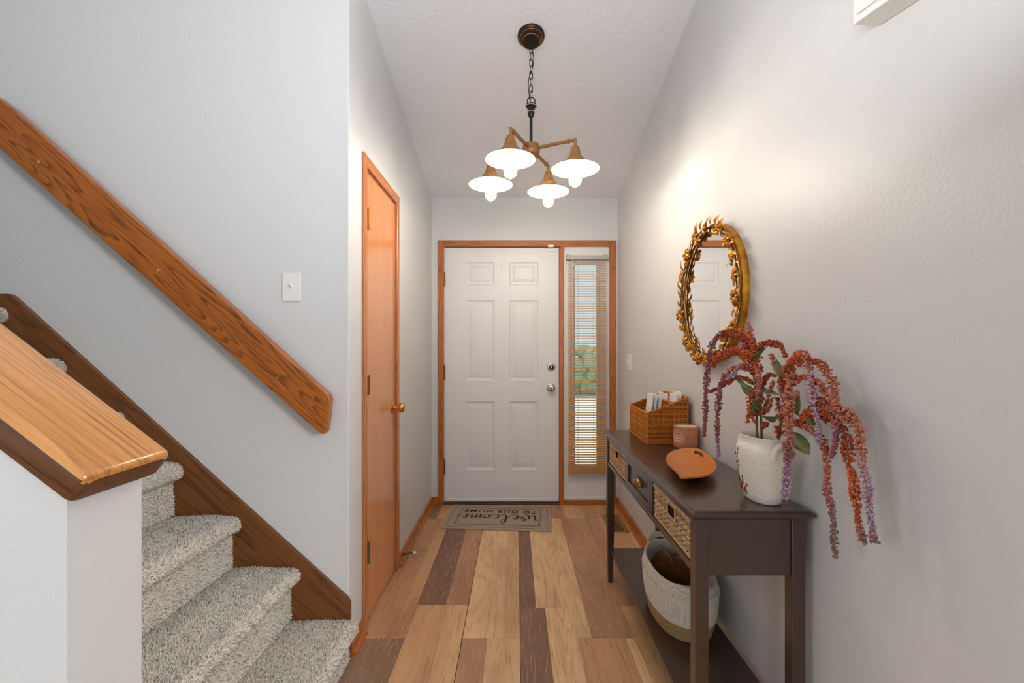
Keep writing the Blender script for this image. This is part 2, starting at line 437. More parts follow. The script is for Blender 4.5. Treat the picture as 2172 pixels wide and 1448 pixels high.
for k in range(NS):
    xr = X1-RUN*k; zt = Z1+RISE*k; zb = 0 if k == 0 else zt-RISE
    depth = RUN if k < NS-1 else 1.1
    prof = [(xr, zb)]
    rn = 0.030
    for j in range(1, 5): prof.append((xr-0.001*j, zb+(zt-2*rn-0.012-zb)*j/4))
    for j in range(13):
        a = -PI*0.42+j/12*PI*0.92
        prof.append((xr+0.006+rn*math.cos(a), zt-rn+rn*math.sin(a)))
    ns = 9 if k < NS-1 else 14
    for j in range(1, ns+1):
        u = j/ns; prof.append((xr+0.006-u*(depth+0.006), zt-0.001*u+0.004*math.sin(PI*u)))
    prof.append((xr-depth, zb))
    m = MB(); ny = 36; n = len(prof); vs = []
    for i in range(ny+1):
        y = SY0+(SY1-SY0)*i/ny
        edge = min(1, (SY1-y)/0.05)
        for j, (x, z) in enumerate(prof):
            d = 0.008*(mnoise.noise((x*8, y*4.5, z*8+k))) if 0 < j < n-1 else 0
            dz = -0.006*(1-edge)**2 if 4 < j < n-1 else 0
            vs.append((x+d*0.6, y, z+d+dz))
    fs = [(i*n+j, i*n+j+1, (i+1)*n+j+1, (i+1)*n+j) for i in range(ny) for j in range(n-1)]
    fs += [tuple(range(n)), tuple(ny*n+j for j in range(n))]+[(i*n, (i+1)*n, (i+1)*n+n-1, i*n+n-1) for i in range(ny)]
    m.add(vs, fs)
    m.build('step', M['carpet'], stairs, ang=60)
    if k < NS:
        for i in range(ny):
            for j in range(n-2):
                a, b, c, d = (Vector(vs[q]) for q in (i*n+j, i*n+j+1, (i+1)*n+j+1, (i+1)*n+j))
                ar = (b-a).cross(d-a).length
                nrm = (b-a).cross(d-a)
                if nrm.length < 1e-9: continue
                nrm.normalize()
                if nrm.z < -0.8: nrm = -nrm
                pts_pile.append((a, b, d, nrm, ar, k))
m = MB(); V = []; F = []
for (a, b, d, nrm, ar, k) in pts_pile:
    dens = 52000 if k < 3 else (40000 if k == 3 else (22000 if k in (5, 6) else 0))
    c = ar*dens; c = int(c)+(random.random() < c-int(c))
    if nrm.x < -0.5: nrm = -nrm
    for _ in range(c):
        p = a+(b-a)*random.random()+(d-a)*random.random()
        t1 = nrm.orthogonal().normalized(); t2 = nrm.cross(t1); an = random.random()*6.28
        h = random.uniform(0.005, 0.009); rr = random.uniform(0.0018, 0.0030)
        tip = p+nrm*h+(t1*random.uniform(-1, 1)+t2*random.uniform(-1, 1))*0.003
        i0 = len(V)
        for q in range(3):
            aa = an+q*2.094; V.append(p-nrm*0.001+rr*(math.cos(aa)*t1+math.sin(aa)*t2))
        V.append(tip); F += [(i0, i0+1, i0+3), (i0+1, i0+2, i0+3), (i0+2, i0, i0+3)]
m.v = V; m.f = F; m.c = []
stuff(m.build('carpet_pile', M['pile'], stairs, recalc=False, ang=180))
# skirt board on the wall
yk = YS-0.018; sk = FPX/yk
def pz(px, py, s): q = P(px, py, s); return (q.x, q.z)
poly = [pz(742, 1330, sk), pz(742, 1281, sk), pz(737, 1270, sk), pz(27, 628, sk), pz(19, 623, sk), pz(-260, 622, sk), pz(-260, 700, sk), pz(-20, 720, sk), pz(640, 1420, sk), pz(742, 1420, sk)]
struct(MB().prism(poly, 'Y', yk, YS).build('trim_2', M['skirt']), 'dark stained oak skirt board along the stairs')
# handrail
yf = 1.728; s1 = FPX/yf; yb = yf+0.04
poly = [pz(697, 838, s1), pz(699, 850, s1), pz(692, 914, s1), pz(687, 921, s1), pz(679, 920, s1), pz(670, 912, s1), pz(0, 316, s1), pz(-60, 263, s1), pz(-60, 185, s1), pz(-8, 203, s1), pz(22, 226, s1)]
rail = thing('handrail', 'wide oak board handrail with dark grain on the stair wall', 'handrail', (P(340, 600, s1).x, (yf+YS)/2, 1.0))
mb = MB().prism(poly, 'Y', yf, yb)
o = mb.build('rail_board', M['rail'], rail)
bv = o.modifiers.new('b', 'BEVEL'); bv.width = 0.005; bv.segments = 3; bv.limit_method = 'ANGLE'
M['screw'] = plain('plug_pale', srgb(196, 150, 104), 0.4)
M['screwg'] = plain('plug_green', srgb(128, 124, 62), 0.4)
for (px, py, mm) in ((82, 343, 'screw'), (336, 573, 'screw'), (588, 801, 'screwg')):
    q = P(px, py, s1)
    MB().closedlathe([(0.0055, 0.0), (0.0055, -0.0016), (0.003, -0.0022)], c=(q.x, yf, q.z), seg=12, axis='Y').build('screw_plug', M[mm], rail)
M['brack'] = plain('bracket_metal', srgb(150, 120, 70), 0.35, 0.9)
for px, py in ((120, 400), (540, 775)):
    q = P(px, py, s1)
    MB().box(q.x-0.012, q.x+0.012, yb, YS, q.z-0.02, q.z+0.01, 0.003).build('bracket', M['brack'], rail)

# ------------------------------------------------------------------ baseboards
def base_y(name, x, sgn, y0, y1, lab):
    m = MB().prism([(x, 0), (x+sgn*0.012, 0), (x+sgn*0.012, 0.052), (x+sgn*0.008, 0.06), (x, 0.064)], 'Y', y0, y1)
    q = [(x+sgn*0.012, 0)]+[(x+sgn*(0.012+0.016*math.cos(a)), 0.018*math.sin(a)) for a in [k/5*PI/2 for k in range(6)]]
    n = MB().prism(q, 'Y', y0, y1)
    o = struct(m.build(name, M['oakY']), lab); n.build('shoe_moulding', M['oakY'], o); return o
base_y('baseboard_left', XL, 1, 2.558, YB, 'oak baseboard under the grey wall left of the front door')
base_y('baseboard_stair', XL, 1, YS+0.004, 1.962, 'short oak baseboard between the closet door and the stairs')
base_y('baseboard_right', XR, -1, 0.31, YB, 'oak baseboard under the wall behind the console table')
o = struct(MB().box(XL+0.012, -0.6226, YB-0.012, YB, 0, 0.064, 0.002).build('baseboard_back', M['oakX']))

# ------------------------------------------------------------------ front door unit
YD = YB+0.02
yc0 = YB-0.014
def casing(name, parts, mat, lab):
    m = MB()
    for b in parts: m.box(*b, 0.003)
    return struct(m.build(name, mat), lab)
casing('trim_3', [(-0.6226, -0.576, yc0, YB+0.10, 0, 2.113)], M['oakZ'], 'oak casing on the hinge side of the front door')
casing('trim_4', [(0.751, 0.80, yc0, YB+0.10, 0, 2.113)], M['oakZ'], 'oak casing right of the sidelight window')
casing('trim_5', [(-0.576, 0.751, yc0, YB+0.10, 2.064, 2.113)], M['oakX'], 'oak head casing over the front door')
casing('trim_6', [(0.352, 0.383, yc0+0.004, YB+0.10, 0, 2.064)], M['oakZ'], 'oak post between the front door and sidelight')
m = MB().box(0.383, 0.751, YB-0.008, YB+0.05, 0, 0.034, 0.004)
struct(m.build('trim_7', M['oakX']), 'oak strip at the foot of the sidelight')
m = MB().box(-0.576, 0.352, YB-0.004, YB+0.1, 0, 0.016, 0.003)
M['sill'] = plain('threshold_metal', srgb(92, 70, 58), 0.4, 0.4)
struct(m.build('trim_8', M['sill']), 'dark threshold under the front door')
# slab with six moulded panels
sD = FPX/YD
X0, X1d, ZD0, ZD1 = -0.5705, 0.3465, 0.019, 2.058
pan = []
for (xa, xb) in ((988, 1048.5), (1081, 1141.5)):
    for (ya, yb_) in ((556, 604.5), (636.5, 807), (851.5, 996)):
        pan.append(((xa-VX)/sD, (xb-VX)/sD, CH-(yb_-VY)/sD, CH-(ya-VY)/sD))
xs = sorted({X0, X1d, *[p[0] for p in pan], *[p[1] for p in pan]}); zs = sorted({ZD0, ZD1, *[p[2] for p in pan], *[p[3] for p in pan]})
m = MB()
for i in range(len(xs)-1):
    for j in range(len(zs)-1):
        cx, cz = (xs[i]+xs[i+1])/2, (zs[j]+zs[j+1])/2
        if any(p[0] < cx < p[1] and p[2] < cz < p[3] for p in pan): continue
        m.add([(xs[i], YD, zs[j]), (xs[i+1], YD, zs[j]), (xs[i+1], YD, zs[j+1]), (xs[i], YD, zs[j+1])], [(0, 1, 2, 3)])
bx = MB().box(X0, X1d, YD, YD+0.044, ZD0, ZD1); bx.f = [f for f in bx.f if not all(abs(bx.v[i].y-YD) < 1e-6 for i in f)]
m.add(bx.v, bx.f)
door = struct(m.build('door_1', M['white'], recalc=False), 'white six panel front door')
for p in pan:
    m = MB(); rings = []
    for (ins, dep) in ((0, 0), (0.004, 0.0045), (0.012, 0.0085), (0.018, 0.009), (0.026, 0.009), (0.046, 0.0025), (0.05, 0.002)):
        rings.append([(p[0]+ins, YD+dep, p[2]+ins), (p[1]-ins, YD+dep, p[2]+ins), (p[1]-ins, YD+dep, p[3]-ins), (p[0]+ins, YD+dep, p[3]-ins)])
    vs = [q for r_ in rings for q in r_]; fs = []
    for i in range(len(rings)-1):
        for k in range(4): fs.append((i*4+k, i*4+(k+1) % 4, i*4+4+(k+1) % 4, i*4+4+k))
    fs.append(tuple((len(rings)-1)*4+k for k in range(4)))
    m.add(vs, fs); m.build('door_panel', M['white'], door, ang=15, recalc=False)
M['nickel'] = plain('satin_nickel', srgb(196, 192, 186), 0.25, 1.0)
M['nickeld'] = plain('dark_keyway', srgb(84, 78, 74), 0.35, 0.9)
def dpt(px, py): q = P(px, py, sD); return (q.x, YD, q.z)
c = dpt(1169, 778)
db = MB().closedlathe([(0.033, 0.0), (0.033, -0.006), (0.029, -0.011), (0.021, -0.013)], c=c, seg=32, axis='Y').build('deadbolt', M['nickel'], door)
MB().closedlathe([(0.020, -0.013), (0.020, -0.018), (0.017, -0.020)], c=c, seg=24, axis='Y').build('deadbolt_cylinder', M['nickeld'], db)
MB().box(c[0]-0.003, c[0]+0.003, c[1]-0.024, c[1]-0.019, c[2]-0.009, c[2]+0.009, 0.001).build('key_slot', M['nickel'], db)
c = dpt(1168.5, 822)
kn = MB().closedlathe([(0.033, 0.0), (0.033, -0.005), (0.028, -0.009), (0.014, -0.012), (0.012, -0.03), (0.02, -0.036), (0.029, -0.048), (0.0295, -0.058), (0.024, -0.067), (0.014, -0.071), (0.0125, -0.069)], c=c, seg=32, axis='Y').build('door_knob', M['nickel'], door)
MB().box(c[0]-0.005, c[0]+0.005, c[1]-0.073, c[1]-0.067, c[2]-0.008, c[2]+0.008, 0.002).build('knob_turn', M['nickeld'], kn)
M['hinge'] = plain('aged_brass', srgb(112, 84, 52), 0.4, 0.9)
for ya, yb_ in ((579, 608), (776, 805), (974, 1005)):
    za, zb_ = CH-(ya-VY)/sD, CH-(yb_-VY)/sD
    m = MB().tube([(-0.573, YD-0.006, zb_), (-0.573, YD-0.006, za)], 0.007, 10)
    for q in range(1, 4): m.tube([(-0.573, YD-0.006, zb_+(za-zb_)*q/4-0.001), (-0.573, YD-0.006, zb_+(za-zb_)*q/4+0.001)], 0.0082, 10)
    m.ell((-0.573, YD-0.006, za+0.003), 0.005, 0.005, 0.005, 8, 4)
    m.build('hinge', M['hinge'], door)
q = dpt(1064, 561)
m = MB().tube(bez([(q[0], YD-0.002, q[2]+0.018), (q[0], YD-0.005, q[2]), (q[0]+0.001, YD-0.018, q[2]-0.012), (q[0]+0.001, YD-0.024, q[2])], 5), 0.004, 8)
m.build('coat_hook', M['plastic'], door)
m = MB().box(X0+0.01, X1d, YD-0.006, YD+0.002, ZD0, ZD0+0.026, 0.003); m.build('door_sweep', M['white'], door)
q = P(1168, 527, FPX/(YB-0.02))
al = thing('door_sensor', 'small white alarm sensor at the top corner of the front door', 'sensor', (q.x, YB, q.z))
MB().box(q.x-0.034, q.x+0.034, YD-0.016, YD, q.z-0.018, q.z+0.006, 0.003).build('sensor_body', M['plastic'], al)
MB().box(q.x-0.022, q.x+0.024, yc0-0.010, yc0, q.z+0.010, q.z+0.030, 0.003).build('magnet', M['plastic'], al)
MB().box(-0.576, -0.5725, YD-0.002, YD+0.02, 0.016, 2.064).build('weatherstrip', M['white'], door)
MB().box(0.3475, 0.352, YD+0.001, YD+0.02, 0.016, 2.064).build('weatherstrip', plain('gasket_grey', srgb(120, 116, 112), 0.7), door)

# sidelight window
GX0, GX1, GZ0, GZ1 = 0.476, 0.652, 0.31, 1.925
YW = YB+0.02
m = MB()
m.box(0.383, GX0, YW, YW+0.04, 0.034, 2.064).box(GX1, 0.751, YW, YW+0.04, 0.034, 2.064).box(GX0, GX1, YW, YW+0.04, 0.034, GZ0).box(GX0, GX1, YW, YW+0.04, GZ1, 2.064)
win = struct(m.build('window_1', M['white']), 'narrow sidelight window beside the front door')
m = MB()
for b in ((GX0-0.022, GX0, GZ0-0.022, GZ1+0.022), (GX1, GX1+0.022, GZ0-0.022, GZ1+0.022), (GX0, GX1, GZ0-0.022, GZ0), (GX0, GX1, GZ1, GZ1+0.022)):
    m.box(b[0], b[1], YW-0.010, YW, b[2], b[3], 0.004)
m.build('window_frame', M['white'], win)
m = MB().box(0.383, 0.751, YW-0.012, YW, 0.034, 0.06, 0.003); m.build('sill_strip', M['white'], win)
m = MB()
for b in ((0.383, 0.388, 0.06, 2.064), (0.746, 0.751, 0.06, 2.064), (0.388, 0.746, 2.056, 2.064)):
    m.box(b[0], b[1], YW-0.012, YW, b[2], b[3], 0.002)
m.build('edge_bead', M['white'], win)
gt = NT('window_glass'); tr = gt.n('ShaderNodeBsdfTransparent'); gl = gt.n('ShaderNodeBsdfGlossy'); gl.inputs['Roughness'].default_value = 0.02
fz = gt.n('ShaderNodeFresnel'); fz.inputs[0].default_value = 1.45
mx = gt.n('ShaderNodeMixShader'); gt.l(fz.outputs[0], mx.inputs[0]); gt.l(tr.outputs[0], mx.inputs[1]); gt.l(gl.outputs[0], mx.inputs[2])
tr.inputs[0].default_value = (0.93, 0.97, 0.96, 1); gt.l(mx.outputs[0], gt.out.inputs[0]); M['glass'] = gt.m
MB().box(GX0, GX1, YW+0.018, YW+0.022, GZ0, GZ1).build('pane', M['glass'], win)

# blind
YBL = 3.562; sB = FPX/YBL
bt = NT('blind_slat'); bt.set(Roughness=0.45); bt.base(srgb(246, 204, 136)); M['slat'] = bt.m
tl = bt.n('ShaderNodeBsdfTranslucent'); tl.inputs[0].default_value = srgb(248, 220, 168); mxs = bt.n('ShaderNodeMixShader'); mxs.inputs[0].default_value = 0.4
bt.l(bt.b.outputs[0], mxs.inputs[1]); bt.l(tl.outputs[0], mxs.inputs[2]); bt.l(mxs.outputs[0], bt.out.inputs[0])
M['rail_grey'] = plain('blind_headrail', srgb(176, 174, 172), 0.45, 0.2)
bx0, bx1 = (1205-VX)/sB, (1285.5-VX)/sB
zq = lambda py: CH-(py-VY)/sB
blind = thing('window_blind', 'tan mini blind hanging over the sidelight window', 'blind', ((bx0+bx1)/2, YBL, zq(1008)))
hr = MB().box((1203-VX)/sB, (1287-VX)/sB, YBL-0.014, YBL+0.014, zq(551), zq(542), 0.002).build('headrail', M['rail_grey'], blind)
for a, b in ((1201.5, 1210), (1280, 1288.5)):
    MB().box((a-VX)/sB, (b-VX)/sB, YBL-0.017, YBL+0.03, zq(551.5), zq(540.5), 0.002).build('bracket', M['rail_grey'], hr)
tilt = math.radians(13)
def slat_pts():
    m = MB(); vs = []
    for i in range(6):
        u = (i/5-0.5)*0.0245; c = 0.0016*(1-(2*i/5-1)**2)
        y, z = u*math.cos(tilt)-c*math.sin(tilt), u*math.sin(tilt)+c*math.cos(tilt)
        for x in (bx0, bx1): vs.append((x-(bx0+bx1)/2, y, z))
    for i in range(6): vs += [(vs[2*i][0], vs[2*i][1], vs[2*i][2]-0.0004), (vs[2*i+1][0], vs[2*i+1][1], vs[2*i+1][2]-0.0004)]
    fs = [(2*i, 2*i+1, 2*i+3, 2*i+2) for i in range(5)]+[(12+2*i, 12+2*i+2, 12+2*i+3, 12+2*i+1) for i in range(5)]
    fs += [(0, 12, 13, 1), (10, 11, 23, 22)]
    m.add(vs, fs); return m
sm = slat_pts().mesh('slat', M['slat'], (0, 0, 0))
ns = 83
for i in range(ns):
    z = zq(555+i*(985-555)/(ns-1))
    inst('slat', sm, Matrix.Translation(((bx0+bx1)/2, YBL, z)), blind)
for i in range(7):
    inst('slat', sm, Matrix.Translation(((bx0+bx1)/2, YBL, zq(989+i*2.0))), blind)
MB().box(bx0, bx1, YBL-0.011, YBL+0.011, zq(1007), zq(1003.5), 0.002).build('bottom_rail', M['rail_grey'], blind)
M['cord'] = plain('blind_cord', srgb(232, 214, 184), 0.6)
for px in (1226.5, 1259.5):
    for dy in (-0.0135, 0.0135):
        MB().tube([((px-VX)/sB, YBL+dy, zq(1004)), ((px-VX)/sB, YBL+dy, zq(551))], 0.0009, 5).build('ladder_cord', M['cord'], blind)
MB().tube([((1214.5-VX)/sB, YBL-0.02, zq(846)), ((1214-VX)/sB, YBL-0.02, zq(640)), ((1214-VX)/sB, YBL-0.016, zq(547))], 0.0028, 6).build('tilt_wand', M['cord'], blind)
MB().tube(bez([((1274.5-VX)/sB, YBL-0.017, zq(549)), ((1275-VX)/sB, YBL-0.018, zq(640)), ((1281-VX)/sB, YBL-0.018, zq(700)), ((1285-VX)/sB, YBL-0.018, zq(760)), ((1277-VX)/sB, YBL-0.018, zq(795)), ((1273-VX)/sB, YBL-0.018, zq(833))], 6), 0.0015, 5).build('pull_cord', M['cord'], blind)
MB().tube(bez([((1274.5-VX)/sB, YBL-0.0185, zq(549)), ((1274-VX)/sB, YBL-0.019, zq(700)), ((1274-VX)/sB, YBL-0.019, zq(800))], 6), 0.0013, 5).build('pull_cord', M['cord'], blind)
for px, dx in ((1202.5, -1), (1284, 1)):
    MB().tube([((px-VX)/sB, YBL-0.006, zq(1005)), ((px-VX)/sB, YBL-0.012, zq(1015))], 0.002, 5).build('hold_down_clip', M['plastic'], blind)

# outside
M['conc'] = plain('porch_concrete', srgb(206, 206, 200), 0.9, vary=0.08)
M['soffit'] = plain('porch_soffit', srgb(200, 186, 160), 0.8)
M['lawn'] = plain('driveway_concrete', srgb(196, 200, 196), 1.0, vary=0.06)
M['hedge'] = plain('hedge_green', srgb(172, 192, 164), 0.9, vary=0.15)
struct(MB().box(-2, 3, 3.72, 6.4, -0.2, -0.05).build('floor_porch', M['conc']), 'pale concrete porch outside the sidelight')
struct(MB().box(-2, 3, 3.72, 4.9, 2.35, 2.5).build('ceiling_porch', M['soffit']), 'tan porch soffit outside the sidelight')
struct(MB().box(-9, 12, 6.4, 16, -0.4, -0.12).build('floor_driveway', M['lawn']), 'pale driveway outside the sidelight')
m = MB(); random.seed(3)
for i in range(900):
    x = random.uniform(-3, 8); z = random.uniform(-0.1, 1.25); y = 14+random.uniform(-0.5, 0.5)
    rr = random.uniform(0.2, 0.3); m.ell((x, y, z), rr, rr, rr*0.8, 6, 4)
stuff(tag(m.build('hedge', M['hedge'], ang=20), 'green hedge seen through the sidelight blind slats', 'hedge'))

# ------------------------------------------------------------------ closet door
xf = XL
m = MB().box(xf-0.035, xf-0.002, CY0+0.006, CY1-0.004, 0.012, CZ1-0.006, 0.002)
cl = struct(m.build('door_2', M['closet']), 'flat oak veneer closet door')
def cas_x(y0, y1, z0, z1, name, mat, lab):
    return struct(MB().box(xf, xf+0.012, y0, y1, z0, z1, 0.004).build(name, mat), lab)
M['cloakZ'] = wood('closet_casing_up', srgb(206, 130, 72), srgb(190, 112, 56), srgb(130, 66, 26), axis='Z', rsc=26, rings=7, stretch=0.06)
M['cloakY'] = wood('closet_casing_across', srgb(206, 130, 72), srgb(190, 112, 56), srgb(130, 66, 26), axis='Y', rsc=26, rings=7, stretch=0.06)
cas_x(1.963, 2.006, 0, 2.113, 'trim_9', M['cloakZ'], 'oak casing on the hinge side of the closet door')
cas_x(2.514, 2.557, 0, 2.113, 'trim_10', M['cloakZ'], 'oak casing on the knob side of the closet door')
cas_x(2.006, 2.514, 2.062, 2.113, 'trim_11', M['cloakY'], 'oak head casing over the closet door')
m = MB().box(xf-0.06, xf, CY1-0.004, CY1+0.002, 0, CZ1).box(xf-0.06, xf, CY0-0.002, CY0+0.005, 0, CZ1).box(xf-0.06, xf, CY0, CY1, CZ1-0.005, CZ1+0.004)
m.build('door_jamb', M['cloakZ'], cl)
M['brass'] = plain('polished_brass', srgb(226, 170, 96), 0.14, 1.0)
M['oldbrass'] = plain('hinge_brass', srgb(176, 112, 52), 0.3, 0.9)
M['verdi'] = plain('tarnished_hinge', srgb(116, 112, 84), 0.45, 0.7)
for (ya, yb_, mm) in ((443, 487, 'oldbrass'), (797, 838, 'oldbrass'), (1150, 1194, 'verdi')):
    yy = 2.030; s_ = FPX/yy; za, zb_ = CH-(ya-VY)/s_, CH-(yb_-VY)/s_
    m = MB().tube([(xf+0.008, yy, zb_), (xf+0.008, yy, za)], 0.0065, 10)
    m.ell((xf+0.008, yy, za+0.003), 0.005, 0.005, 0.004, 8, 4)
    m.box(xf-0.001, xf+0.003, yy-0.012, yy+0.014, zb_, za, 0.001)
    for q in range(1, 4): m.tube([(xf+0.008, yy, zb_+(za-zb_)*q/4-0.0008), (xf+0.008, yy, zb_+(za-zb_)*q/4+0.0008)], 0.0074, 10)
    m.build('hinge', M[mm], cl)
yk_ = 2.455; zk = CH-(864-VY)/(FPX/yk_)
MB().closedlathe([(0.032, 0.0), (0.032, 0.004), (0.027, 0.009), (0.013, 0.012), (0.011, 0.022), (0.013, 0.032), (0.022, 0.037), (0.0275, 0.048), (0.0265, 0.058), (0.02, 0.066), (0.008, 0.069)], c=(xf-0.002, yk_, zk), seg=32, axis='X').build('door_knob', M['brass'], cl)
# door stop
ds = thing('door_stop', 'spring door stop with a white tip on the left baseboard', 'door stop', (XL+0.012, 2.63, 0.03))
M['steel'] = plain('spring_steel', srgb(120, 116, 112), 0.35, 0.9)
hx = [(XL+0.013+0.062*i/120, 2.63+0.0065*math.cos(i*0.9)*(1-0.4*i/120), 0.042+0.008*i/120+0.0065*math.sin(i*0.9)*(1-0.4*i/120)) for i in range(121)]
MB().tube(hx, 0.0014, 5).build('spring', M['steel'], ds)
MB().tube([(XL+0.073, 2.63, 0.05), (XL+0.09, 2.63, 0.052)], [0.0075, 0.0065], 10).build('rubber_tip', M['plastic'], ds)

# ------------------------------------------------------------------ switches
def switch(name, centre, nrm, wd, ht, gangs, lab):
    th = thing(name, lab, 'light switch', centre)
    Z = Vector((0, 0, 1)); N = Vector(nrm); U = Z.cross(N).normalized()
    R = Matrix((U, N, Z)).transposed().to_4x4(); Mx = Matrix.Translation(centre) @ R
    def p(m, nm, mat, par=th):
        m.xf(0, Mx); return m.build(nm, mat, par)
    pl = p(MB().box(-wd/2, wd/2, 0, 0.006, -ht/2, ht/2, 0.004), 'switch_plate', M['plastic'])
    for g in range(gangs):
        x = 0 if gangs == 1 else (g-0.5)*0.046
        m = MB().box(x-0.005, x+0.005, 0.004, 0.0075, -0.012, 0.012, 0.0008); p(m, 'toggle_slot', M['plastic'], pl)
        m = MB(); n0 = 0; m.box(x-0.0035, x+0.0035, 0, 0.018, -0.004, 0.004, 0.0012); m.xf(0, Matrix.Translation((0, 0.004, 0)) @ Matrix.Rotation(0.5, 4, 'X')); p(m, 'toggle', M['plastic'])
        for zz in (-0.03, 0.03): p(MB().closedlathe([(0.003, 0.005), (0.003, 0.0066), (0.0015, 0.007)], c=(x, 0, zz), seg=8, axis='Y'), 'screw', M['plastic'], pl)
q = P(619, 608.5, FPX/YS); switch('light_switch', (q.x, YS, q.z), (0, -1, 0), 0.076, 0.117, 1, 'white toggle light switch on the stair wall above the handrail end')
q = PX(1335.5, 768, XR); switch('light_switch', (XR, q.y, q.z), (-1, 0, 0), 0.12, 0.117, 2, 'white double light switch on the right wall near the front door')

# ------------------------------------------------------------------ chime box on the right wall
fx = 0.752; q0 = PX(1808, 54, fx); y0, z0 = q0.y, q0.z
cb = thing('wall_box', 'white panelled box mounted high on the right wall, cut off by the top edge', 'wall box', (XR, y0-0.12, z0))
sl = 0.19
bot = [(y0, z0), (y0-0.24, z0-0.24*sl), (y0-0.24, z0+0.2), (y0, z0+0.2)]
o = MB().prism(bot, 'X', fx, XR).build('body', M['plastic'], cb)
bv = o.modifiers.new('b', 'BEVEL'); bv.width = 0.003; bv.segments = 2
ins = [(y0-0.014, z0+0.012), (y0-0.226, z0+0.012-0.212*sl), (y0-0.226, z0+0.188), (y0-0.014, z0+0.188)]
o = MB().prism(ins, 'X', fx-0.004, fx).build('front_panel', M['plastic'], cb)
bv = o.modifiers.new('b', 'BEVEL'); bv.width = 0.002; bv.segments = 1

# ------------------------------------------------------------------ welcome mat
mm = NT('mat_weave'); co = mm.coord(scale=(1, 1, 1))
n1 = mm.noise(mm.coord(scale=(60, 420, 1)), 1, 2, 0.6); n2 = mm.noise(mm.coord(scale=(300, 300, 1)), 1, 2)
mm.base(mm.mix(n2, mm.ramp(n1, [(0.3, srgb(142, 124, 110)), (0.7, srgb(202, 182, 162))]), srgb(172, 152, 136))).set(Roughness=0.95, Specular_IOR_Level=0.1)
mm.bump(n1, 0.4, 0.002); M['mat'] = mm.m
M['matdark'] = plain('mat_lettering', srgb(52, 42, 38), 0.9)
M['matline'] = plain('mat_groove', srgb(94, 80, 70), 0.95)
MC = Vector((-0.123, 3.31, 0)); MR = Matrix.Translation(MC) @ Matrix.Rotation(math.radians(-4.5), 4, 'Z')
mat_ = thing('welcome_mat', 'grey brown welcome mat lying on the floor at the front door', 'doormat', MC)
m = MB().box(-0.385, 0.385, -0.235, 0.235, 0, 0.008, 0.003); m.xf(0, MR)
o = MB(); base_o = m.build('mat_body', M['mat'], mat_)
m = MB()
for (a, b) in ((0.355, 0.205), (0.305, 0.165), (0.295, 0.155)):
    for k in range(2):
        sgn = 1 if k else -1
        m.box(-a, a, sgn*b-0.0018, sgn*b+0.0018, 0.0078, 0.0086); m.box(sgn*a-0.0018, sgn*a+0.0018, -b, b, 0.0078, 0.0086)
m.xf(0, MR); m.build('border_lines', M['matline'], mat_)
TM = MR @ Matrix.Rotation(PI, 4, 'Z')      # text reads from the door side
def text_mesh(s, size, name, mat, par, M4, extrude=0.0006, bold=0.0, fn=None, align='CENTER', sx=1.0):
    cu = bpy.data.curves.new(name, 'FONT'); cu.body = s; cu.size = size; cu.align_x = align; cu.extrude = extrude; cu.offset = bold; cu.space_character = 1.15
    tmp = bpy.data.objects.new('tmp', cu); COL.objects.link(tmp)
    dg = bpy.context.evaluated_depsgraph_get(); me = bpy.data.meshes.new_from_object(tmp.evaluated_get(dg))
    bpy.data.objects.remove(tmp)
    m = MB(); m.add([Vector((v.co.x*sx, v.co.y, v.co.z)) for v in me.vertices], [tuple(p.vertices) for p in me.polygons])
    if fn: m.v = [fn(p) for p in m.v]
    else: m.xf(0, M4)
    bpy.data.meshes.remove(me)
    return m.build(name, mat, par)
text_mesh('TO OUR HOME', 0.078, 'mat_text', M['matdark'], mat_, TM @ Matrix.Translation((0.0, -0.128, 0.0088)), bold=0.001, sx=0.92)
# script "welcome" drawn as pen strokes in text space (x right, y up), width .55
strokes = [
 [(-.285, .075), (-.275, .09), (-.268, .06), (-.262, .0), (-.245, -.018), (-.228, .02), (-.218, .062), (-.222, .01), (-.205, -.018), (-.182, .01), (-.168, .06), (-.180, .10), (-.198, .085), (-.185, .055), (-.150, .02)],
 [(-.150, .02), (-.118, .04), (-.108, .062), (-.128, .068), (-.140, .03), (-.125, -.012), (-.095, -.01), (-.065, .04)],
 [(-.065, .04), (-.028, .10), (-.022, .145), (-.046, .148), (-.056, .08), (-.050, .01), (-.030, -.014), (-.005, .01)],
 [(.045, .055), (.035, .066), (.012, .05), (.004, .015), (.02, -.014), (.05, .0), (.075, .03)],
 [(.098, .06), (.072, .045), (.072, .0), (.098, -.012), (.118, .02), (.108, .058), (.10, .045), (.135, .05)],
 [(.138, .058), (.140, .02), (.136, -.012), (.146, .035), (.166, .058), (.172, .03), (.168, -.012), (.178, .035), (.198, .058), (.206, .03), (.204, .0), (.218, -.012), (.236, .01)],
 [(.232, .008), (.262, .04), (.266, .062), (.246, .062), (.236, .02), (.254, -.012), (.285, .0), (.318, .04)]]
m = MB()
for st in strokes:
    pp = bez([(x, y*0.95-0.0, 0) for x, y in st], 7); vs = []; fs = []
    for i, p in enumerate(pp):
        t = (pp[min(i+1, len(pp)-1)]-pp[max(i-1, 0)]); t.normalize(); nn = Vector((-t.y, t.x, 0))
        wd = 0.0022+0.0045*max(0, -t.y)**1.2
        vs += [p+nn*wd, p-nn*wd, p+nn*wd+Vector((0, 0, 0.0012)), p-nn*wd+Vector((0, 0, 0.0012))]
    k = len(pp)
    for i in range(k-1):
        a = 4*i; b = a+4; fs += [(a, a+1, b+1, b), (a+2, b+2, b+3, a+3), (a, b, b+2, a+2), (a+1, a+3, b+3, b+1)]
    m.add(vs, fs)
m.xf(0, TM @ Matrix.Translation((0, -0.025, 0.0078)))
m.build('mat_script', M['matdark'], mat_)

